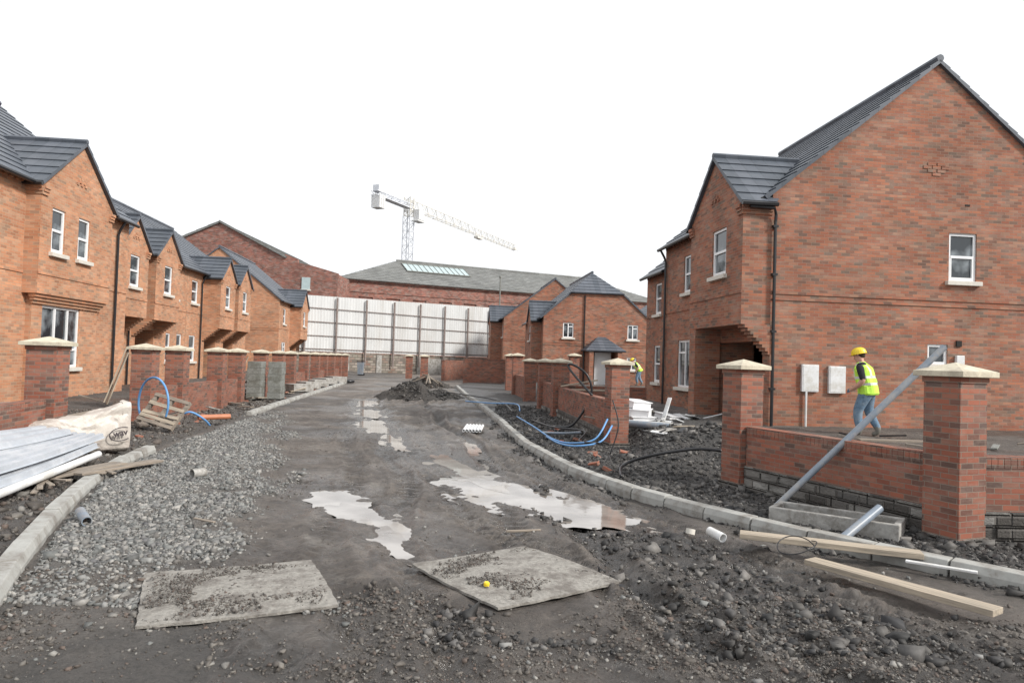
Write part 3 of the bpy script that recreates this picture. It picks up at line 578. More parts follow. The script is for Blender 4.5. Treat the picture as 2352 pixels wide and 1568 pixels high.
for q in(((-1.2,-1.5),(1.2,-1.5)),((1.2,-1.5),(1.2,0)),((-1.2,-1.5),(-1.2,0))):
    roofq(m,(q[0][0],q[0][1],0),(q[1][0],q[1][1],0),(q[0][0]*.18,-.15 if q[0][1] else 0,.85),(q[1][0]*.18,-.15 if q[1][1]else 0,.85),5)
m.obj('porch_roof','tile',R2,loc=(3.55,0,2.1))
m=MB(); m.box((-.85,-.75,.75),(.25,1.3,2.7)); m.box((.85,-.75,.75),(.25,1.3,2.7)); m.obj('porch_wall','brickR',R2,loc=(3.55,0,0))
m=MB(); m.box((0,-.6,1.0),(1.0,.06,2.0)); m.obj('door','door',R2,loc=(3.55,0,0))
m=MB(); m.tube([(2.5,-.06,5.45),(2.5,-.06,0)],.04,6); m.obj('drainpipe','black',R2)
# ---------------------------------------------------------------- warehouses
ang=math.radians(25.9); Lw=46; wr=thing('warehouse','long old red brick warehouse with hipped slate roof and skylights','building',(-20,80,0),ang)
m=MB(); ops=[(2.2+i*3.3,3.9+i*3.3,5.6,8.6,.16) for i in range(13)]; panel(m,(0,0),(Lw,0),-.5,10.6,ops,(0,1)); panel(m,(0,0),(0,13.9),-.5,10.6,[],(1,0)); panel(m,(Lw,0),(Lw,13.9),-.5,10.6,[],(-1,0)); panel(m,(0,13.9),(Lw,13.9),-.5,10.6,[],(0,-1))
panel(m,(0,.16),(Lw,.16),5,9,[],(0,1)); m.box((Lw/2,-.1,10.45),(Lw,.24,.3)); m.box((Lw/2,-.03,9.2),(Lw,.1,.2)); 
m.obj('wall','brickD',wr)
m=MB(); E=-.5; roofq(m,(E,E,10.55),(Lw-E,E,10.55),(8.6,6.95,14.1),(Lw-8.6,6.95,14.1),14,.04); roofq(m,(E,14.4,10.55),(Lw-E,14.4,10.55),(8.6,6.95,14.1),(Lw-8.6,6.95,14.1),6,.04)
roofq(m,(E,E,10.55),(E,14.4,10.55),(8.6,6.95,14.1),(8.6,6.95,14.1),14,.04); roofq(m,(Lw-E,E,10.55),(Lw-E,14.4,10.55),(Lw-8.6,6.95,14.1),(Lw-8.6,6.95,14.1),8,.04); m.rod((8.6,6.95,14.15),(Lw-8.6,6.95,14.15),.18,6)
m.obj('roof','slate',wr)
m=MB(); sl=3.55/7.45
m.c=0; m.poly([(9,3.2,10.8+sl*3.45),(17.5,3.2,10.8+sl*3.45),(17.5,5.9,10.8+sl*6.15),(9,5.9,10.8+sl*6.15)]); m.c=1
for i in range(13): x_=9+i*8.5/12; m.strip((x_,3.2,10.83+sl*3.45),(x_,5.9,10.83+sl*6.15),.06,.04)
m.strip((8.9,3.2,10.84+sl*3.45),(17.6,3.2,10.84+sl*3.45),.12); m.strip((8.9,5.9,10.84+sl*6.15),(17.6,5.9,10.84+sl*6.15),.12)
m.obj('skylight',['glassroof','concD'],wr)
wr=thing('warehouse','old brick warehouse with broad gable and stepped parapet','building',(-46,75,0))
poly=[(0,-.5),(0,9.3),(14,15.6),(21.2,12.0),(21.2,12.4),(22.6,11.9),(22.6,11.5),(24,11.3),(27,10.5),(27,-.5)]
m=MB(); m.poly([(x_,0,z_) for x_,z_ in poly]); 
for a,b2 in zip(poly,poly[1:]): m.poly([(a[0],0,a[1]),(b2[0],0,b2[1]),(b2[0],.5,b2[1]),(a[0],.5,a[1])])
m.poly([(27,.5,-.5),(27,8,-.5),(27,8,10.4),(27,.5,10.4)]); m.obj('wall','brickD',wr)
m=MB(); roofq(m,(21.6,.1,12),(21.6,30,12),(14,.1,15.7),(14,30,15.7),10,.04,.2); roofq(m,(-.5,-.2,9.2),(-.5,30,9.2),(14,-.2,15.75),(14,30,15.75),12,.04,.2); m.strip((14,-.12,15.75),(21.4,-.12,12.05),.25,.2); m.obj('roof','slate',wr)
m=MB(); m.box((0,0,0),(.9,.1,1.3)); wo=m.obj('window','glassroof',wr,loc=(23.6,-.06,9.3)); m=MB(); m.box((0,0,0),(1.1,.2,.15)); m.obj('sill','sill',wo,loc=(0,-.02,-.72))
m=MB(); m.rod((0,0,6),(0,0,12.0),.08,8); m.rod((0,0,12.0),(0,0,12.25),.16,8); m.obj('flue_pipe','concD',loc=(-1.7,87,0),label='thin grey flue pipe rising beside the warehouse',cat='pipe')
# ---------------------------------------------------------------- hoarding and rubble wall
fa0=Vector((-16.6,54.5,0)); fb=Vector((-2.1,68,0)); Lf=(fb-fa0).length; fang=math.atan2(13.5,14.5)
hr=thing('metal_hoarding','tall weathered corrugated metal screen on rusty steel posts','fence',fa0,fang)
m=MB(); k=int(Lf/.13); zt=lambda u:6.35+.45*u/Lf; 
rows=[1.95,3.1,4.2,5.3]
for r_ in range(4):
    for i in range(k):
        u0=i*Lf/k;u1=(i+1)*Lf/k;y0=(.04 if i%2 else 0)+.012*r_;y1=(0 if i%2 else .04)+.012*r_
        za=rows[r_]; zb0=(rows[r_+1]+.05 if r_<3 else zt(u0)); zb1=(rows[r_+1]+.05 if r_<3 else zt(u1))
        m.poly([(u0,y0,za),(u1,y1,za),(u1,y1,zb1),(u0,y0,zb0)])
m.obj('cladding','clad',hr)
for i in range(8):
    u=.3+i*(Lf-.6)/7; m=MB(); m.box((0,0,0),(.07,.16,5.6)); m.box((0,-.08,0),(.13,.02,5.6)); m.obj('post','rust',hr,loc=(u,-.14,.6+2.9+.25*u/Lf))
for z_ in(2.15,3.2,4.3,5.4):
    m=MB(); m.box((0,0,0),(Lf,.04,.06)); m.obj('rail','rust',hr,loc=(Lf/2,-.04,z_))
r_=thing('rubble_wall','old patched rubble stone wall with bricked up openings','wall',fa0+Vector((0,0,-.2)),fang)
m=MB(); m.box((Lf/2-.3,.3,1.05),(Lf+2,.4,2.1)); m.obj('masonry','rubble',r_)
m=MB()
for u in(1.5,4.2,7.3,11.5,15.2,18.2): m.box((u,.07,1.0),(.5,.1,2.0))
m.box((13.2,.075,1.1),(2.4,.09,1.5)); m.obj('concrete_pier','conc',r_)
gwall(-2.2,66,3,60,top=2.1,zb=0,label='plain brick boundary wall beside the metal screen')
# ---------------------------------------------------------------- crane
cr=thing('tower_crane','tall pale tower crane with haze-paled yellow jib and white counterweights','crane',(-23.2,150,0),math.atan2(54,23.5))
def lattice(mb,p,q,w,h,n,tri=False,r=.07,r2=.05):
    p=Vector(p);q=Vector(q);d=(q-p).normalized(); up=Vector((0,0,1)) if abs(d.z)<.9 else Vector((1,0,0)); sd=d.cross(up).normalized(); up=sd.cross(d)
    if up.z<0: up=-up
    cs=[sd*w/2,-sd*w/2,up*h] if tri else [sd*w/2+up*h/2,-sd*w/2+up*h/2,-sd*w/2-up*h/2,sd*w/2-up*h/2]
    for c in cs: mb.strip(p+c,q+c,r)
    for i in range(n):
        a=p+(q-p)*i/n;b2=p+(q-p)*(i+1)/n
        for j in range(len(cs)):
            c0=cs[j];c1=cs[(j+1)%len(cs)]
            if (i%2): c0,c1=c1,c0
            mb.strip(a+c0,b2+c1,r2); mb.strip(a+c0,a+c1,r2)
m=MB(); lattice(m,(0,0,0),(0,0,32.2),1.7,1.7,20,r=.18,r2=.08); m.obj('mast','cranew',cr)
m=MB(); lattice(m,(1.2,0,34),(30,0,34),1.4,1.9,14,True,.13,.065); lattice(m,(30,0,34),(59,0,34),1.2,1.6,16,True,.11,.06); m.box((34,0,33.4),(3,1.2,.5)); m.box((58,0,34.4),(1.2,.6,.5)); m.obj('jib','craney',cr)
m=MB(); lattice(m,(0,0,34.3),(-13,0,34.3),1.5,.9,9,False,.15,.08); m.box((-6,0,33.9),(13,1.4,.12)); m.box((-11.5,0,35.4),(2.0,1.4,1.2)); m.obj('counter_jib','cranew',cr)
m=MB(); 
for i in range(3): m.box((-10.8-.7*i,0,32.8),(.6,2.0,2.7))
m.obj('counterweight','white',cr)
m=MB(); lattice(m,(0,0,32.2),(0,0,36.2),1.5,1.5,4,r=.18,r2=.1); m.obj('slewing_tower','craney',cr)
m=MB(); m.box((1.6,-1.6,32.6),(2.2,1.5,2.3)); m.box((1.3,-1.6,31.2),(2.8,1.7,.3)); m.obj('cab','white',cr,bevel=.1)
# ---------------------------------------------------------------- site objects
def quadboard(A,B,D,th,name,matn,label,cat,lift=.022):
    A,B,D=Vector((*A,0)),Vector((*B,0)),Vector((*D,0)); ex=(B-A); ey=(D-A); Lx,Ly=ex.length,ey.length; a=math.atan2(ex.y,ex.x); c=A+ex/2+ey/2
    m=MB(); n=12
    def f(u,v,t): 
        e=.006*math.sin(u*31+v*3)+.004*math.sin(u*57)+.005*math.sin(v*43)
        return (u*Lx+(e if abs(u)>.49 else 0),v*Ly+(e if abs(v)>.49 else 0),.02*(math.sin(u*3+1)*math.cos(v*4))+t)
    for i in range(n):
        for j in range(n): m.poly([f((i+di)/n-.5,(j+dj)/n-.5,th) for di,dj in((0,0),(1,0),(1,1),(0,1))])
    for i in range(n):
        for (s0_,s1_) in (((i/n-.5,-.5),((i+1)/n-.5,-.5)),((i/n-.5,.5),((i+1)/n-.5,.5)),((-.5,i/n-.5),(-.5,(i+1)/n-.5)),((.5,i/n-.5),(.5,(i+1)/n-.5))):
            m.poly([f(*s0_,0),f(*s1_,0),f(*s1_,th),f(*s0_,th)])
    z=gz(c.x,c.y)+lift; m.obj(name,matn,loc=(c.x,c.y,z),rot=(0,0,a),label=label,cat=cat)
    return c,z+th
c1,zt1=quadboard((-2.69,5.2),(-1.60,5.70),(-2.17,4.22),.018,'plywood_sheet','ply','muddy square plywood sheet lying on the road','board')
c2,zt2=quadboard((-.725,5.68),(.195,6.37),(-.06,4.70),.018,'plywood_sheet','ply','mud caked plywood sheet pressed into the road','board')
for c,zt,a in((c1,zt1,.43),(c2,zt2,.64)):
    n=9000; u=rng.normal(0,.36,n);v=rng.normal(0,.33,n); k=(abs(u)<.57)&(abs(v)<.53); u,v=u[k],v[k]
    x=c.x+u*math.cos(a)-v*math.sin(a); y=c.y+u*math.sin(a)+v*math.cos(a); k=fbm(x,y,3,2)>-.08; x,y=x[k],y[k]; rocks('grit',x,y,LN(-5.75,.6,.0015,.015,len(x)),'stoneM','grit and small stones scattered on a plywood sheet',z=np.full(len(x),zt+.008))
m=MB(); m.rod((0,0,0),(0,0,.02),.022,16); m.rod((0,0,.02),(0,0,.026),.017,16); m.obj('bottle_cap','yellow',loc=(-.13,5.15,zt2+.012),rot=(.2,.1,0),label='small yellow plastic bottle cap on the plywood',cat='cap')
def plank(x0,y0,z0_,x1,y1,z1_,w,th,matn,label,name='timber_plank',roll=0):
    P=Vector((x0,y0,z0_));Q=Vector((x1,y1,z1_)); d=Q-P; m=MB(); m.box((0,0,0),(d.length,w,th)); e=(d.to_track_quat('X','Z').to_matrix()@Matrix.Rotation(roll,3,'X')).to_euler()
    return m.obj(name,matn,loc=(P+Q)/2,rot=e,bevel=.004,label=label,cat='plank')
plank(2.2,6.6,.14,3.62,6.1,.13,.16,.05,'wood','pale sawn timber plank resting beside the kerb')
plank(2.58,5.95,.09,3.36,4.78,.10,.16,.045,'wood','pale sawn timber plank lying across the rubble')
plank(3.42,6.0,.10,3.85,5.72,.10,.05,.02,'white','thin white timber offcut by the kerb','timber_offcut')
plank(.0,7.0,.0,.35,7.05,.01,.03,.02,'woodD','thin broken stick lying in the mud','timber_offcut')
plank(-3.0,6.75,.09,-2.75,6.62,.09,.03,.015,'woodD','small timber splinter lying on the gravel','timber_offcut')
def hollow(name,p,q,r,matn,label,cat='pipe',n=20,t=.008):
    P=Vector(p);Q=Vector(q); d=Q-P; L=d.length; m=MB(); m.tube([(0,0,0),(0,0,L)],r,n,False); m.tube([(0,0,0),(0,0,L)],r-t,n,False)
    for z in(0,L):
        for j in range(n):
            a=2*math.pi*j/n;b2=2*math.pi*(j+1)/n; m.poly([(r*math.cos(a),r*math.sin(a),z),(r*math.cos(b2),r*math.sin(b2),z),((r-t)*math.cos(b2),(r-t)*math.sin(b2),z),((r-t)*math.cos(a),(r-t)*math.sin(a),z)])
    return m.obj(name,matn,loc=P,rot=d.to_track_quat('Z','Y').to_euler(),label=label,cat=cat)
hollow('drain_pipe',(3.12,8.17,.08),(5.03,8.1,2.02),.038,'grey','long grey plastic pipe leaning on the boundary wall')
hollow('drain_pipe',(3.2,6.78,.04),(3.75,7.05,.34),.042,'grey','short grey pipe sticking out of the concrete chamber')
hollow('pipe_offcut',(2.08,6.72,.07),(2.0,6.9,.09),.045,'white','short white plastic pipe offcut on the mud')
hollow('pipe_collar',(1.85,7.05,.02),(1.86,7.06,.07),.045,'sill','beige plastic pipe collar on the mud')
hollow('pipe_offcut',(-3.85,6.45,.1),(-4.1,6.75,.12),.045,'grey','short grey pipe offcut against the kerb')
hollow('pipe_offcut',(-4.1,9.1,.1),(-4.0,9.25,.1),.06,'conc','muddy pipe collar on the gravel')
ch=thing('drain_chamber','open rectangular concrete drain chamber behind the kerb','drain chamber',(3.48,7.42,.03),math.radians(-36))
m=MB(); 
for x_,y_,a,b2 in((0,-.2,1.25,.06),(0,.2,1.25,.06),(-.595,0,.06,.34),(.595,0,.06,.34)): m.box((x_,y_,.05),(a,b2,.26))
m.obj('rim','conc',ch,bevel=.01); m=MB(); m.box((0,0,-.06),(1.15,.35,.02)); m.obj('floor','dark',ch)
def cable(name,pts,r,matn,label,cat='pipe',n=8): 
    p=smooth(pts,8); o=Vector(p[0]); m=MB(); m.tube([q-o for q in p],r,n); return m.obj(name,matn,loc=o,smooth=True,label=label,cat=cat)
lp=[(2.55+.16*math.cos(a),6.15+.16*math.sin(a),.16+.05*math.sin(a*1.3)) for a in np.linspace(0,6.6,14)]
cable('wire_loop',lp,.005,'black','thin black wire coiled in a loop over a plank','wire')
cable('black_hose',[(1.15,17.2,.12),(1.55,17.0,.2),(1.95,16.9,.9),(1.85,16.9,1.4),(1.5,17,1.65),(1.42,17,1.55),(1.9,16.2,.95)],.03,'black','black plastic hose arching over the low wall','hose')
cable('black_hose',[(1.6,9.9,.12),(1.75,10.7,.15),(2.1,10.7,.3),(2.8,10.6,.45),(3.2,10.5,.45)],.024,'black','black plastic hose trailing out of the soil mound','hose')
cable('black_hose',[(1.8,12.4,.1),(1.95,12.5,.6),(1.85,12.6,1.05)],.012,'black','thin dark rod standing in the trench','hose')
cable('black_hose',[(.6,18.5,.15),(1.0,16.2,.2),(1.6,14.9,.25),(1.4,13.9,.15),(1.7,13.2,.2)],.018,'black','black plastic hose tangled in the trench','hose')
cable('blue_water_pipe',[(.75,15.8,.1),(1.2,15.6,.12),(1.6,15.5,.16)],.03,'grey','grey blue pipe lying in the trench')
cable('blue_water_pipe',[(.2,19.5,.15),(.55,17,.14),(.95,14.4,.1),(1.35,13.7,.13),(1.7,13.6,.25),(1.95,13.9,.6)],.018,'blue','long blue plastic water pipe running along the kerb')
cable('blue_water_pipe',[(.8,15,.1),(1.0,13.8,.1),(1.3,13.3,.12),(1.75,13.3,.22),(2.0,13.6,.5)],.018,'blue','blue plastic water pipe curving out of the trench')
cable('blue_water_pipe',[(-4.45,5.6,.15),(-4.6,5.75,.17),(-4.6,6.0,.17),(-4.75,6.1,.15),(-5.2,5.9,.15)],.028,'blue','blue plastic pipe bent in a hook beside the kerb')
hp=[(-7.3+.48*math.cos(a)*.9,14.3-.25*math.cos(a),.6+.52*math.sin(a)) for a in np.linspace(-.5,3.7,14)]
cable('blue_water_pipe',hp,.022,'blue','blue plastic water pipe arched in a hoop by a pallet')
cable('blue_water_pipe',[(-6.8,14.3,.3),(-6.5,14.2,.45),(-6.3,14.4,.3),(-6.25,14.6,.15)],.02,'blue','blue plastic water pipe curling on the footpath')
hollow('clay_pipe',(-6.9,15.5,.22),(-6.4,16.0,.22),.06,'orange','terracotta coloured drain pipe on the footpath')
cable('thin_hose',[(-1.6,25,.2),(-.6,23.5,.25),(.2,22.6,.3),(.3,21,.2)],.02,'blue','blue plastic pipe trailing over dark soil')
cable('thin_hose',[(-3,30,.3),(-1.5,27,.3),(-.4,25,.25),(.1,20.5,.2)],.022,'black','black hose trailing over dark soil')
for i in range(6): 
    x_=-1.02+i*.075; hollow('white_pipe',(x_-.02,16.0,.07),(x_+.0,17.0,.10),.034,'pvc','short white plastic pipe laid beside the kerb',n=12)
pr=thing('timber_pallet','broken timber pallet propped up on the footpath','pallet',(-7.15,14.1,.12)); pr.rotation_euler=(math.radians(52),math.radians(10),math.radians(-16)); pr.scale=(.8,.8,.8)
for j in (0,1,2,4,6): m=MB(); m.box((0,0,0),(1.1,.09,.02)); m.obj('slat','wood' if j%3 else 'woodD',pr,loc=(0,.08+j*.125,.12),rot=(0,0,random.uniform(-.04,.04)),bevel=.003)
for j in range(3): m=MB(); m.box((0,0,0),(.09,.85,.09)); m.obj('bearer','woodD',pr,loc=(-.5+.5*j,.45,.06))
def sheet(A0,B0,C0,D0,lab,ribs=4):
    A0,B0,C0,D0=map(Vector,(A0,B0,C0,D0)); m=MB(); prof_=[]
    for i in range(ribs):
        for u,h in((0,0),(.30,0),(.42,.05),(.88,.05),(1.0,0)): prof_.append(((i+u)/ribs,h))
    for i in range(len(prof_)-1):
        (a,ha),(b2,hb)=prof_[i],prof_[i+1]
        if b2-a<1e-6: continue
        for j in range(8):
            f=lambda a_,h_,b_2:(A0.lerp(B0,a_).lerp(D0.lerp(C0,a_),b_2)+Vector((0,0,h_-.04*math.sin(b_2*3.1)))-A0)
            m.poly([f(a,ha,j/8),f(b2,hb,j/8),f(b2,hb,(j+1)/8),f(a,ha,(j+1)/8)])
    m.obj('corrugated_sheet','metal',loc=A0,label=lab,cat='metal sheet',group='pale corrugated sheets stacked by the wall')
LB='narrow pale corrugated sheet stacked at an angle by the wall'
sheet((-5.72,9.95,.43),(-6.12,9.8,.46),(-5.72,6.4,.50),(-5.22,6.3,.33),LB,4)
sheet((-6.02,9.7,.50),(-6.45,9.6,.56),(-6.15,6.5,.74),(-5.68,6.4,.55),LB,3)
sheet((-5.60,9.6,.34),(-6.0,9.5,.36),(-5.5,6.1,.30),(-5.05,6.0,.20),LB,4)
hollow('white_pipe',(-5.62,9.6,.24),(-4.84,5.6,.16),.045,'white','long thick white plastic pipe lying below metal sheets',n=20)
hollow('white_pipe',(-5.82,9.7,.18),(-5.0,5.8,.13),.04,'white','long white plastic pipe lying below metal sheets',n=20)
plank(-5.3,8.6,.14,-4.95,9.9,.13,.2,.03,'woodD','weathered plank lying by the kerb'); plank(-5.6,8.2,.12,-5.2,9.4,.16,.25,.03,'woodD','weathered plank lying under the pipes')
for i in range(10): plank(-5.4+random.uniform(-.4,.5),7+random.random()*2.5,.12,-5.3+random.uniform(-.4,.4),7.4+random.random()*2.5,.12+random.random()*.05,.06,.02,random.choice(('woodD','concD','woodD')),'small broken timber piece beside the kerb','timber_offcut')
bk=None
for i in range(46):
    if i<36: s_=10+random.random()**1.4*26; p=W(-6.0+random.uniform(-1.3,.7),s_)
    else: p=(random.uniform(.9,2.4),random.uniform(10.5,17))
    if bk is None: m=MB(); m.box((0,0,0),(.19,.09,.058)); bk=m.obj('loose_brick','brickP',bevel=.006,label='loose red brick lying in the dirt',cat='brick',group='loose bricks lying about the site'); o=bk
    else: o=bk.copy(); COL.objects.link(o)
    o.location=(p[0],p[1],hz(*p[:2])+.018); o.rotation_euler=(random.uniform(-.4,.4),random.uniform(-.3,.3),random.uniform(0,3.1))
# bag with printing
bg=thing('plastic_bag','large crumpled cream plastic packaging bag with oval logo','packaging bag',(-6.95,9.95,.12),math.atan2(1.2,.95))
m=MB(); nu,nv=44,48; Lb=1.4; grid=[]
fa_=lambda a,b2,f,o,n=3: float(fbm(np.array([a]),np.array([b2]),f,o,n)[0])
for i in range(nu+1):
    u=i/nu; hgt=.36+.36*u**1.2+.04*math.sin(u*9); wid=.29+.03*math.sin(u*5); row=[]
    for j in range(nv):
        a=2*math.pi*j/nv; cx=math.copysign(abs(math.cos(a))**.55,math.cos(a)); sz=math.copysign(abs(math.sin(a))**.75,math.sin(a))
        e=.6+.4*min(1,u*3); top=max(0,math.sin(a))
        nz=(.05+.06*top)*fa_(u*3.+math.sin(a),math.cos(a)*1.5+3,1,2)+(.025+.03*top)*fa_(u*9.+math.cos(a)*2,math.sin(a)*3+7,1,3)
        row.append((u*Lb,cx*(wid+nz)*e,hgt/2+sz*(hgt/2+nz)*(.85+.15*e)))
    grid.append(row)
for i in range(nu):
    for j in range(nv): m.poly([grid[i][j],grid[i+1][j],grid[i+1][(j+1)%nv],grid[i][(j+1)%nv]])
m.poly(grid[0]); m.obj('sheeting','bag',bg)
m=MB(); m.poly([(x_-.12,y_*.97,z_) for x_,y_,z_ in grid[-1]]); m.obj('inner_fold','woodD',bg)
def text(body,size,parent,loc,rot,matn,name='lettering'):
    cu=bpy.data.curves.new(name,'FONT'); cu.body=body; cu.size=size; cu.extrude=.002; cu.offset=.004; o=bpy.data.objects.new('t',cu); COL.objects.link(o); bpy.context.view_layer.update()
    me=bpy.data.meshes.new_from_object(o.evaluated_get(bpy.context.evaluated_depsgraph_get())); bpy.data.objects.remove(o); me.materials.clear(); me.materials.append(M[matn])
    o=bpy.data.objects.new(name,me); COL.objects.link(o); o.parent=parent; o.location=loc; o.rotation_euler=rot
text('wav',.13,bg,(1.11,-.345,.23),(math.radians(90),math.radians(-8),0),'ink')
m=MB(); pts=[(.17*math.cos(a),0,.10*math.sin(a)) for a in np.linspace(.95,5.3,30)]; m.tube(pts,.008,6); m.obj('logo_oval','ink',bg,loc=(1.22,-.345,.27),rot=(0,math.radians(-8),0))
for x_,y_ in((-8.75,24.0),(-8.25,24.6)):
    r_=thing('block_stack','stack of grey concrete blocks beside the kerb','concrete blocks',(x_,y_,.1),AL,'stacks of grey concrete blocks')
    for l in range(6):
        m=MB(); 
        for k_ in range(3): m.box((0,-.22+.22*k_,0),(.45,.222,.21))
        m.obj('block_layer','concD',r_,loc=(random.uniform(-.01,.01),0,.11+.215*l),bevel=.006)
for i in range(5):
    p=W(-5.9+random.uniform(-.2,.2),30+i*2.3); m=MB(); 
    for j in range(3):
        for k_ in range(2): m.box((k_*.44-.22,0,.1+.10*j),(.44,.9,.10))
    m.obj('kerb_stack','conc',loc=(p[0],p[1],gz(p[0],p[1])),rot=(0,0,random.random()*3),label='small stack of spare concrete slabs on the footpath',cat='concrete slabs',group='stacks of spare concrete slabs')
m=MB()
for j in range(3):
    for k_ in range(4): m.box((k_*.215,0,.05+.075*j),(.215,.3,.075))
m.obj('block_pile','sill',loc=(-9.4,21,.35),rot=(0,0,.2),label='small pile of pale blocks behind the low wall',cat='blocks')
def heap(name,x,y,rx,ry,h,matn,label,n=34,kind='stuff',st='stoneB'):
    m=MB(); P_=[]
    for i in range(n+1):
        row=[]
        for j in range(n+1):
            u=(i/n*2-1)*1.3; v=(j/n*2-1)*1.3; r=math.hypot(u,v)*(1+.25*fa_(u+x,v+y,1.5,4)); hh=h*max(0,1-r)**.85 if r<1 else 0
            hh*=1+.9*fa_(u*2+x,v*2+y,1.3,3); row.append((u*rx,v*ry,hh-.02-.3*max(0,r-1)))
        P_.append(row)
    for i in range(n):
        for j in range(n): m.poly([P_[i][j],P_[i+1][j],P_[i+1][j+1],P_[i][j+1]])
    m.obj(name,matn,loc=(x,y,gz(x,y)),label=label,cat='soil heap',kind=kind)
    k=900; a=rng.uniform(0,6.28,k); r=rng.random(k)**.6*1.05; xx=x+rx*r*np.cos(a); yy=y+ry*r*np.sin(a)
    rocks('heap_stones',xx,yy,LN(-3.9,.5,.01,.07,k),st,'dark stones and clods on a soil heap',z=gz(x,y)+h*np.clip(1-r,0,1)**.9)
M['soil']=mat('black_soil',(.05,.045,.041),.9,.5,25,.6)
heap('soil_heap',-4.1,28.5,1.4,1.2,.75,'soil','heap of black soil dumped on the road')
heap('soil_heap',-3.0,29.5,1.1,1.0,.35,'soil','low heap of black soil on the road')
heap('soil_heap',-4.6,38,1.5,1.0,.6,'soil','heap of building rubble at the end of the road',st='stoneM')
for i in range(7): 
    a=random.uniform(0,6.28); plank(-4.6+.9*math.cos(a),37.6+.5*math.sin(a),.35,-4.6+.2*math.cos(a+2),37.6,.75+random.random()*.2,.07,.03,random.choice(('concD','woodD')),'broken timber sticking out of a rubble heap','timber_offcut')
for i,(x_,y_,z_,a) in enumerate([(3.0,15.9,.38,.1),(2.95,15.95,.55,-.35),(2.9,16.1,.73,.5),(3.8,16.9,.38,.8),(2.4,17.4,.4,.3)]):
    r_=MB(); 
    for dx,dy,sx,sy in((0,-.2,.5,.03),(0,.2,.5,.03),(-.235,0,.03,.37),(.235,0,.03,.37)): r_.box((dx,dy,.08),(sx,sy,.16))
    r_.box((0,0,.01),(.5,.42,.02)); r_.box((0,0,.165),(.56,.48,.015)); r_.obj('plastic_tray','pvc',loc=(x_,y_,z_-.02),rot=(.06*i,.03*i,a),label='white plastic box stacked in the yard',cat='box',group='stacked white plastic boxes')
for i,(a,b2) in enumerate([((2.0,15.3,.44),(3.35,14.6,.42)),((2.1,15.8,.42),(3.5,15.0,.42)),((2.3,16.6,.42),(3.6,15.5,.42)),((2.0,17.5,.4),(3.0,16.6,.42))]):
    hollow('white_pipe',a,b2,.06 if i else .08,'grey' if i==0 else 'white','long pale plastic pipe lying in the yard')
plank(3.55,16.2,.4,3.75,16.4,.95,.1,.03,'white','white board propped up in the yard','board_offcut')
for i in range(60):
    x_=random.uniform(2.2,5.2); y_=random.uniform(13.0,18.6); 
    if x_>4.9: continue
    plank(x_,y_,.42,x_+random.uniform(-.6,.6),y_+random.uniform(-.4,.4),.42+random.random()*.12,random.choice((.06,.1,.18,.25)),.02,random.choice(('wood','white','woodD','pvc','conc','black')),'loose offcut lying in the cluttered yard','timber_offcut')
plank(6.3,9.9,.5,8.2,9.6,.52,.1,.04,'woodD','dark plank lying behind the wall'); plank(6.6,13.2,.42,8.8,13.0,.44,.18,.04,'woodD','dark plank lying near the gable')
for i in range(18): 
    x_=random.uniform(6,10); y_=random.uniform(9,14); plank(x_,y_,.44,x_+random.uniform(-.7,.7),y_+random.uniform(-.4,.4),.46+random.random()*.06,random.choice((.05,.1)),.03,random.choice(('black','woodD','concD')),'dark debris lying on the plot by the gable','timber_offcut')
plank(1.6,20.6,.9,2.9,20.3,.92,.2,.04,'wood','pale timber plank resting across the low wall'); plank(1.5,20.9,.98,2.6,20.9,1.2,.12,.04,'wood','pale timber plank resting across the low wall')
for i in range(70):
    s_=random.uniform(13,36); p=W(-7.4+random.uniform(-1.2,1.6),s_); plank(p[0],p[1],gz(*p[:2])+.06,p[0]+random.uniform(-.7,.7),p[1]+random.uniform(-.6,.6),gz(*p[:2])+.08+random.random()*.16,random.choice((.06,.12,.2,.3)),.03,random.choice(('wood','woodD','woodD','conc','concD')),'loose timber offcut on the footpath','timber_offcut')
for p,q in(((-9.6,16.6,.3),(-9.3,16.9,1.6)),((-9.9,17,.3),(-9.5,17.2,1.7)),((-12.4,31.5,.3),(-12.0,31.8,1.5))): plank(*p,*q,.12,.03,'wood','timber board leaning against the house')
r_=thing('wheeled_bin','dark wheeled bin standing at the end of the street','bin',(-11.0,51,.25))
m=MB(); m.tube([(0,0,.1),(0,0,1.0)],[.25,.31],4); m.obj('body','grey',r_); m=MB(); m.box((0,0,1.05),(.5,.5,.06)); m.obj('lid','black',r_); 
m=MB(); m.box((0,.25,.1),(.5,.05,.18)); m.obj('wheel','black',r_)
for i,(x_,y_) in enumerate([(-9.5,37),(-9.2,39.5)]):
    m=MB(); pts=[(.28*math.cos(a),.28*math.sin(a),.1) for a in np.linspace(0,6.29,20)]; m.tube(pts,.09,8,False); m.obj('tyre','black',loc=(x_,y_,gz(x_,y_)+.02),label='black tyre lying on the footpath',cat='tyre',group='tyres',smooth=True)
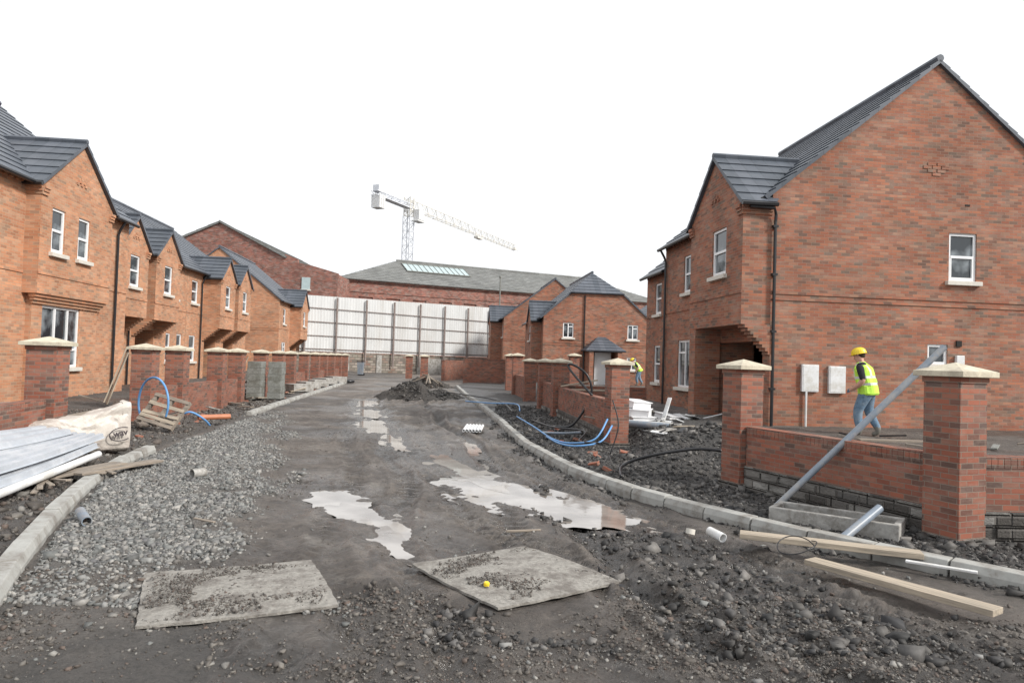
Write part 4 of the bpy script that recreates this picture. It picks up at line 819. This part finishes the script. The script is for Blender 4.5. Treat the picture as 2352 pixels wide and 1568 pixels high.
# ---------------------------------------------------------------- people
def skin(J,E,sub=2,root=0):
    me=bpy.data.meshes.new('sk'); me.from_pydata([j[:3] for j in J],[],[]); me.edges.add(len(E)); me.edges.foreach_set('vertices',[v for e in E for v in e]); me.update()
    o=bpy.data.objects.new('sk',me); COL.objects.link(o); md=o.modifiers.new('s','SKIN'); md.use_smooth_shade=True
    for i,j in enumerate(J):
        r=j[3]; r=r if isinstance(r,tuple) else (r,r); me.skin_vertices[0].data[i].radius=r
        me.skin_vertices[0].data[i].use_root=(i==root)
    s=o.modifiers.new('u','SUBSURF'); s.levels=sub; s.render_levels=sub
    bpy.context.view_layer.update(); r=bpy.data.meshes.new_from_object(o.evaluated_get(bpy.context.evaluated_depsgraph_get())); bpy.data.objects.remove(o); return r
def person(loc,rz,label,lean=0,scale=1):
    r=thing('person',label,'person',loc,rz); r.scale=(scale,)*3
    J=[(0,0,.95,.14),(.02,0,1.1,.135),(.05,0,1.28,.145),(.07,0,1.42,.12),(.09,0,1.51,.06),(.11,0,1.58,.078),(.125,0,1.68,.095),(.12,0,1.76,.065),(.20,0,1.635,.03)]
    E=[(0,1),(1,2),(2,3),(3,4),(4,5),(5,6),(6,7),(5,8)]
    def add(ch,st):
        p=st
        for c in ch: J.append(c); E.append((p,len(J)-1)); p=len(J)-1
        return p
    add([(0,.1,.88,.135),(.10,.11,.68,.118),(.17,.115,.50,.098),(.15,.115,.32,.09),(.11,.115,.13,.068),(.14,.12,.06,.058),(.27,.125,.045,.045)],0)
    add([(0,-.1,.88,.135),(.02,-.11,.68,.118),(.02,-.115,.50,.098),(-.07,-.115,.34,.088),(-.17,-.115,.16,.068),(-.16,-.115,.085,.058),(-.05,-.12,.035,.045)],0)
    for sgn,pts in((1,[(.07,.16,1.43,.085),(.05,.24,1.36,.078),(0,.29,1.14,.062),(.13,.27,1.03,.052),(.24,.22,.98,.038),(.28,.21,.965,.038)]),(-1,[(.07,-.16,1.43,.085),(.05,-.24,1.36,.078),(-.06,-.29,1.14,.062),(-.02,-.28,1.0,.052),(.03,-.26,.88,.036),(.045,-.255,.84,.038)])):
        h=add(pts,3); hx,hy,hz_=J[h][:3]; d=Vector(J[h][:3])-Vector(J[h-1][:3]); d.normalize(); sd=Vector((0,0,1)) if sgn>0 else Vector((1,0,0))
        for k in range(4):
            o_=sd*(.026*(k-1.5)/1.5); L=(.03,.036,.034,.026)[k]; a=Vector((hx,hy,hz_))+o_+d*.035; b=a+d*L+Vector((0,-.01*sgn,0)); c=b+d*L*.6+Vector((0,-.02*sgn,-.006))
            add([(*a,.0095),(*b,.0085),(*c,.0075)],h)
        t=Vector((hx,hy,hz_))+sd*.03; add([(*(t+sd*.012),.011),(*(t+sd*.02+d*.03),.009)],h)
    R=Matrix.Rotation(lean,3,'Y'); pv=Vector((0,0,.95)); T=lambda v:tuple(R@(Vector(v[:3])-pv)+pv)
    for i,j in enumerate(J):
        if j[2]>.951 or i>22: J[i]=(*T(j),j[3])
    me=skin(J,E); 
    for k in('skin','denim','shirt','boot'): me.materials.append(M[k])
    for p in me.polygons:
        q=R.transposed()@(p.center-pv)+pv; z=q.z; yy=abs(q.y); p.use_smooth=True
        p.material_index=3 if p.center.z<.2 else 1 if (z<1.0 and yy<.225) else 2 if (z<1.52 and (z>1.16 or yy<.2)) else 0
    b=bpy.data.objects.new('body',me); COL.objects.link(b); b.parent=r
    prof=[(.84,.0,.20,.17),(.87,.0,.225,.19),(1.02,.01,.225,.185),(1.04,.015,.227,.187),(1.09,.02,.23,.188),(1.18,.035,.235,.19),(1.23,.04,.238,.19),(1.33,.055,.24,.185),(1.40,.065,.225,.165),(1.455,.075,.175,.13),(1.50,.085,.105,.09),(1.53,.09,.075,.075)]
    m=MB(); n=28
    for a_,b_2 in zip(prof,prof[1:]):
        for j in range(n):
            t0=2*math.pi*j/n;t1=2*math.pi*(j+1)/n
            def pt(q,t): 
                k=1+.05*math.sin(5*t+q[0]*20)+.03*math.sin(9*t-q[0]*31); return T((q[1]+q[3]*math.cos(t)*k,q[2]*math.sin(t)*k,q[0]))
            zc=(a_[0]+b_2[0])/2; yc=abs(math.sin((t0+t1)/2))*a_[2]
            m.c=1 if (1.04<zc<1.09 or 1.18<zc<1.23 or (zc>1.23 and .10<yc<.15)) else 0
            m.poly([pt(a_,t0),pt(a_,t1),pt(b_2,t1),pt(b_2,t0)])
    m.obj('high_visibility_vest',['hivis','silver'],r,smooth=True)
    hc=Vector(T((.115,0,1.70)))
    m=MB(); n=20
    prof=[(.135,-.005),(.132,.03),(.122,.07),(.095,.105),(.055,.128),(.0,.135)]
    for a_,b_2 in zip(prof,prof[1:]):
        for j in range(n):
            t0=2*math.pi*j/n;t1=2*math.pi*(j+1)/n; q=[(a_[0]*math.cos(t0)*1.12,a_[0]*math.sin(t0),a_[1]),(a_[0]*math.cos(t1)*1.12,a_[0]*math.sin(t1),a_[1]),(b_2[0]*math.cos(t1)*1.12,b_2[0]*math.sin(t1),b_2[1]),(b_2[0]*math.cos(t0)*1.12,b_2[0]*math.sin(t0),b_2[1])]
            m.poly(q if b_2[0]>0 else q[:3])
    for j in range(n):
        t0=2*math.pi*j/n;t1=2*math.pi*(j+1)/n; e=lambda t:.155+.045*max(0,math.cos(t))**2
        m.poly([(.13*1.12*math.cos(t0),.13*math.sin(t0),.0),(.13*1.12*math.cos(t1),.13*math.sin(t1),.0),(e(t1)*1.1*math.cos(t1),e(t1)*.92*math.sin(t1),-.012),(e(t0)*1.1*math.cos(t0),e(t0)*.92*math.sin(t0),-.012)])
    m.obj('hard_hat','yellow',r,loc=hc,rot=(0,lean+.12,0),smooth=True)
    m=MB(); 
    for sg in(1,-1): m.tube([(0,sg*.088,-.06),(0,sg*.1,-.03),(-.01,sg*.095,.0)],[.01,.018,.01],6)
    m.obj('ear','skin',r,loc=hc,smooth=True)
    m=MB(); 
    for sg in(1,-1): m.tube([(.085,sg*.033,-.045),(.095,sg*.033,-.045)],.009,6)
    m.tube([(.085,-.025,-.11),(.092,0,-.112),(.085,.025,-.11)],.005,5); m.obj('face_detail','dark',r,loc=hc)
    m=MB(); m.tube([(-.02,0,.01),(-.045,0,-.03),(-.055,0,-.085)],[.088,.085,.055],12); m.obj('hair','hair',r,loc=hc,rot=(0,lean,0),smooth=True)
    return r
person((7.33,14.3,hz(7.33,14.3)),math.radians(138),'construction worker walking in yellow hard hat, lime vest and jeans',lean=.10)
person((7.55,41,gz(7.55,41)+.05),math.radians(170),'construction worker bending forward in lime high visibility vest',lean=.5,scale=.95)
# ---------------------------------------------------------------- camera, light
cam=bpy.data.cameras.new('camera'); co_=bpy.data.objects.new('camera',cam); COL.objects.link(co_); cam.lens=24.5; cam.sensor_width=36; cam.clip_end=5000; cam.clip_start=.05
pitch=math.atan(44/1600)
co_.matrix_world=Matrix.Translation((0,0,1.7))@(Matrix.Rotation(math.pi/2+pitch,4,'X')@Matrix.Rotation(.032,4,'Z'))
sc.camera=co_
sd=Vector((.80,-.42,.62)).normalized(); el=math.asin(sd.z); az=math.atan2(sd.x,sd.y)
sun=bpy.data.lights.new('sun','SUN'); sun.energy=3.9; sun.angle=math.radians(8); sun.color=(1,.96,.9); so=bpy.data.objects.new('sun',sun); COL.objects.link(so); so.rotation_euler=sd.to_track_quat('Z','Y').to_euler()
wd=bpy.data.worlds.new('World'); sc.world=wd; wd.use_nodes=True; nt=wd.node_tree; bg_=nt.nodes['Background']
sk=nt.nodes.new('ShaderNodeTexSky'); sk.sky_type='NISHITA'; sk.sun_disc=False; sk.sun_elevation=el; sk.sun_rotation=az; sk.air_density=1.5; sk.dust_density=5
tc=nt.nodes.new('ShaderNodeTexCoord'); cl=nt.nodes.new('ShaderNodeTexNoise'); cl.inputs['Scale'].default_value=1.4; cl.inputs['Detail'].default_value=4; nt.links.new(tc.outputs['Generated'],cl.inputs['Vector'])
rp=nt.nodes.new('ShaderNodeMapRange'); rp.inputs['From Min'].default_value=.3; rp.inputs['From Max'].default_value=.75; rp.inputs['To Min'].default_value=.97; rp.inputs['To Max'].default_value=.88; nt.links.new(cl.outputs['Fac'],rp.inputs[0])
mx=nt.nodes.new('ShaderNodeMixRGB'); mx.inputs[2].default_value=(11.4,11.6,11.9,1); nt.links.new(rp.outputs[0],mx.inputs[0]); nt.links.new(sk.outputs[0],mx.inputs[1]); nt.links.new(mx.outputs[0],bg_.inputs[0]); bg_.inputs[1].default_value=.1
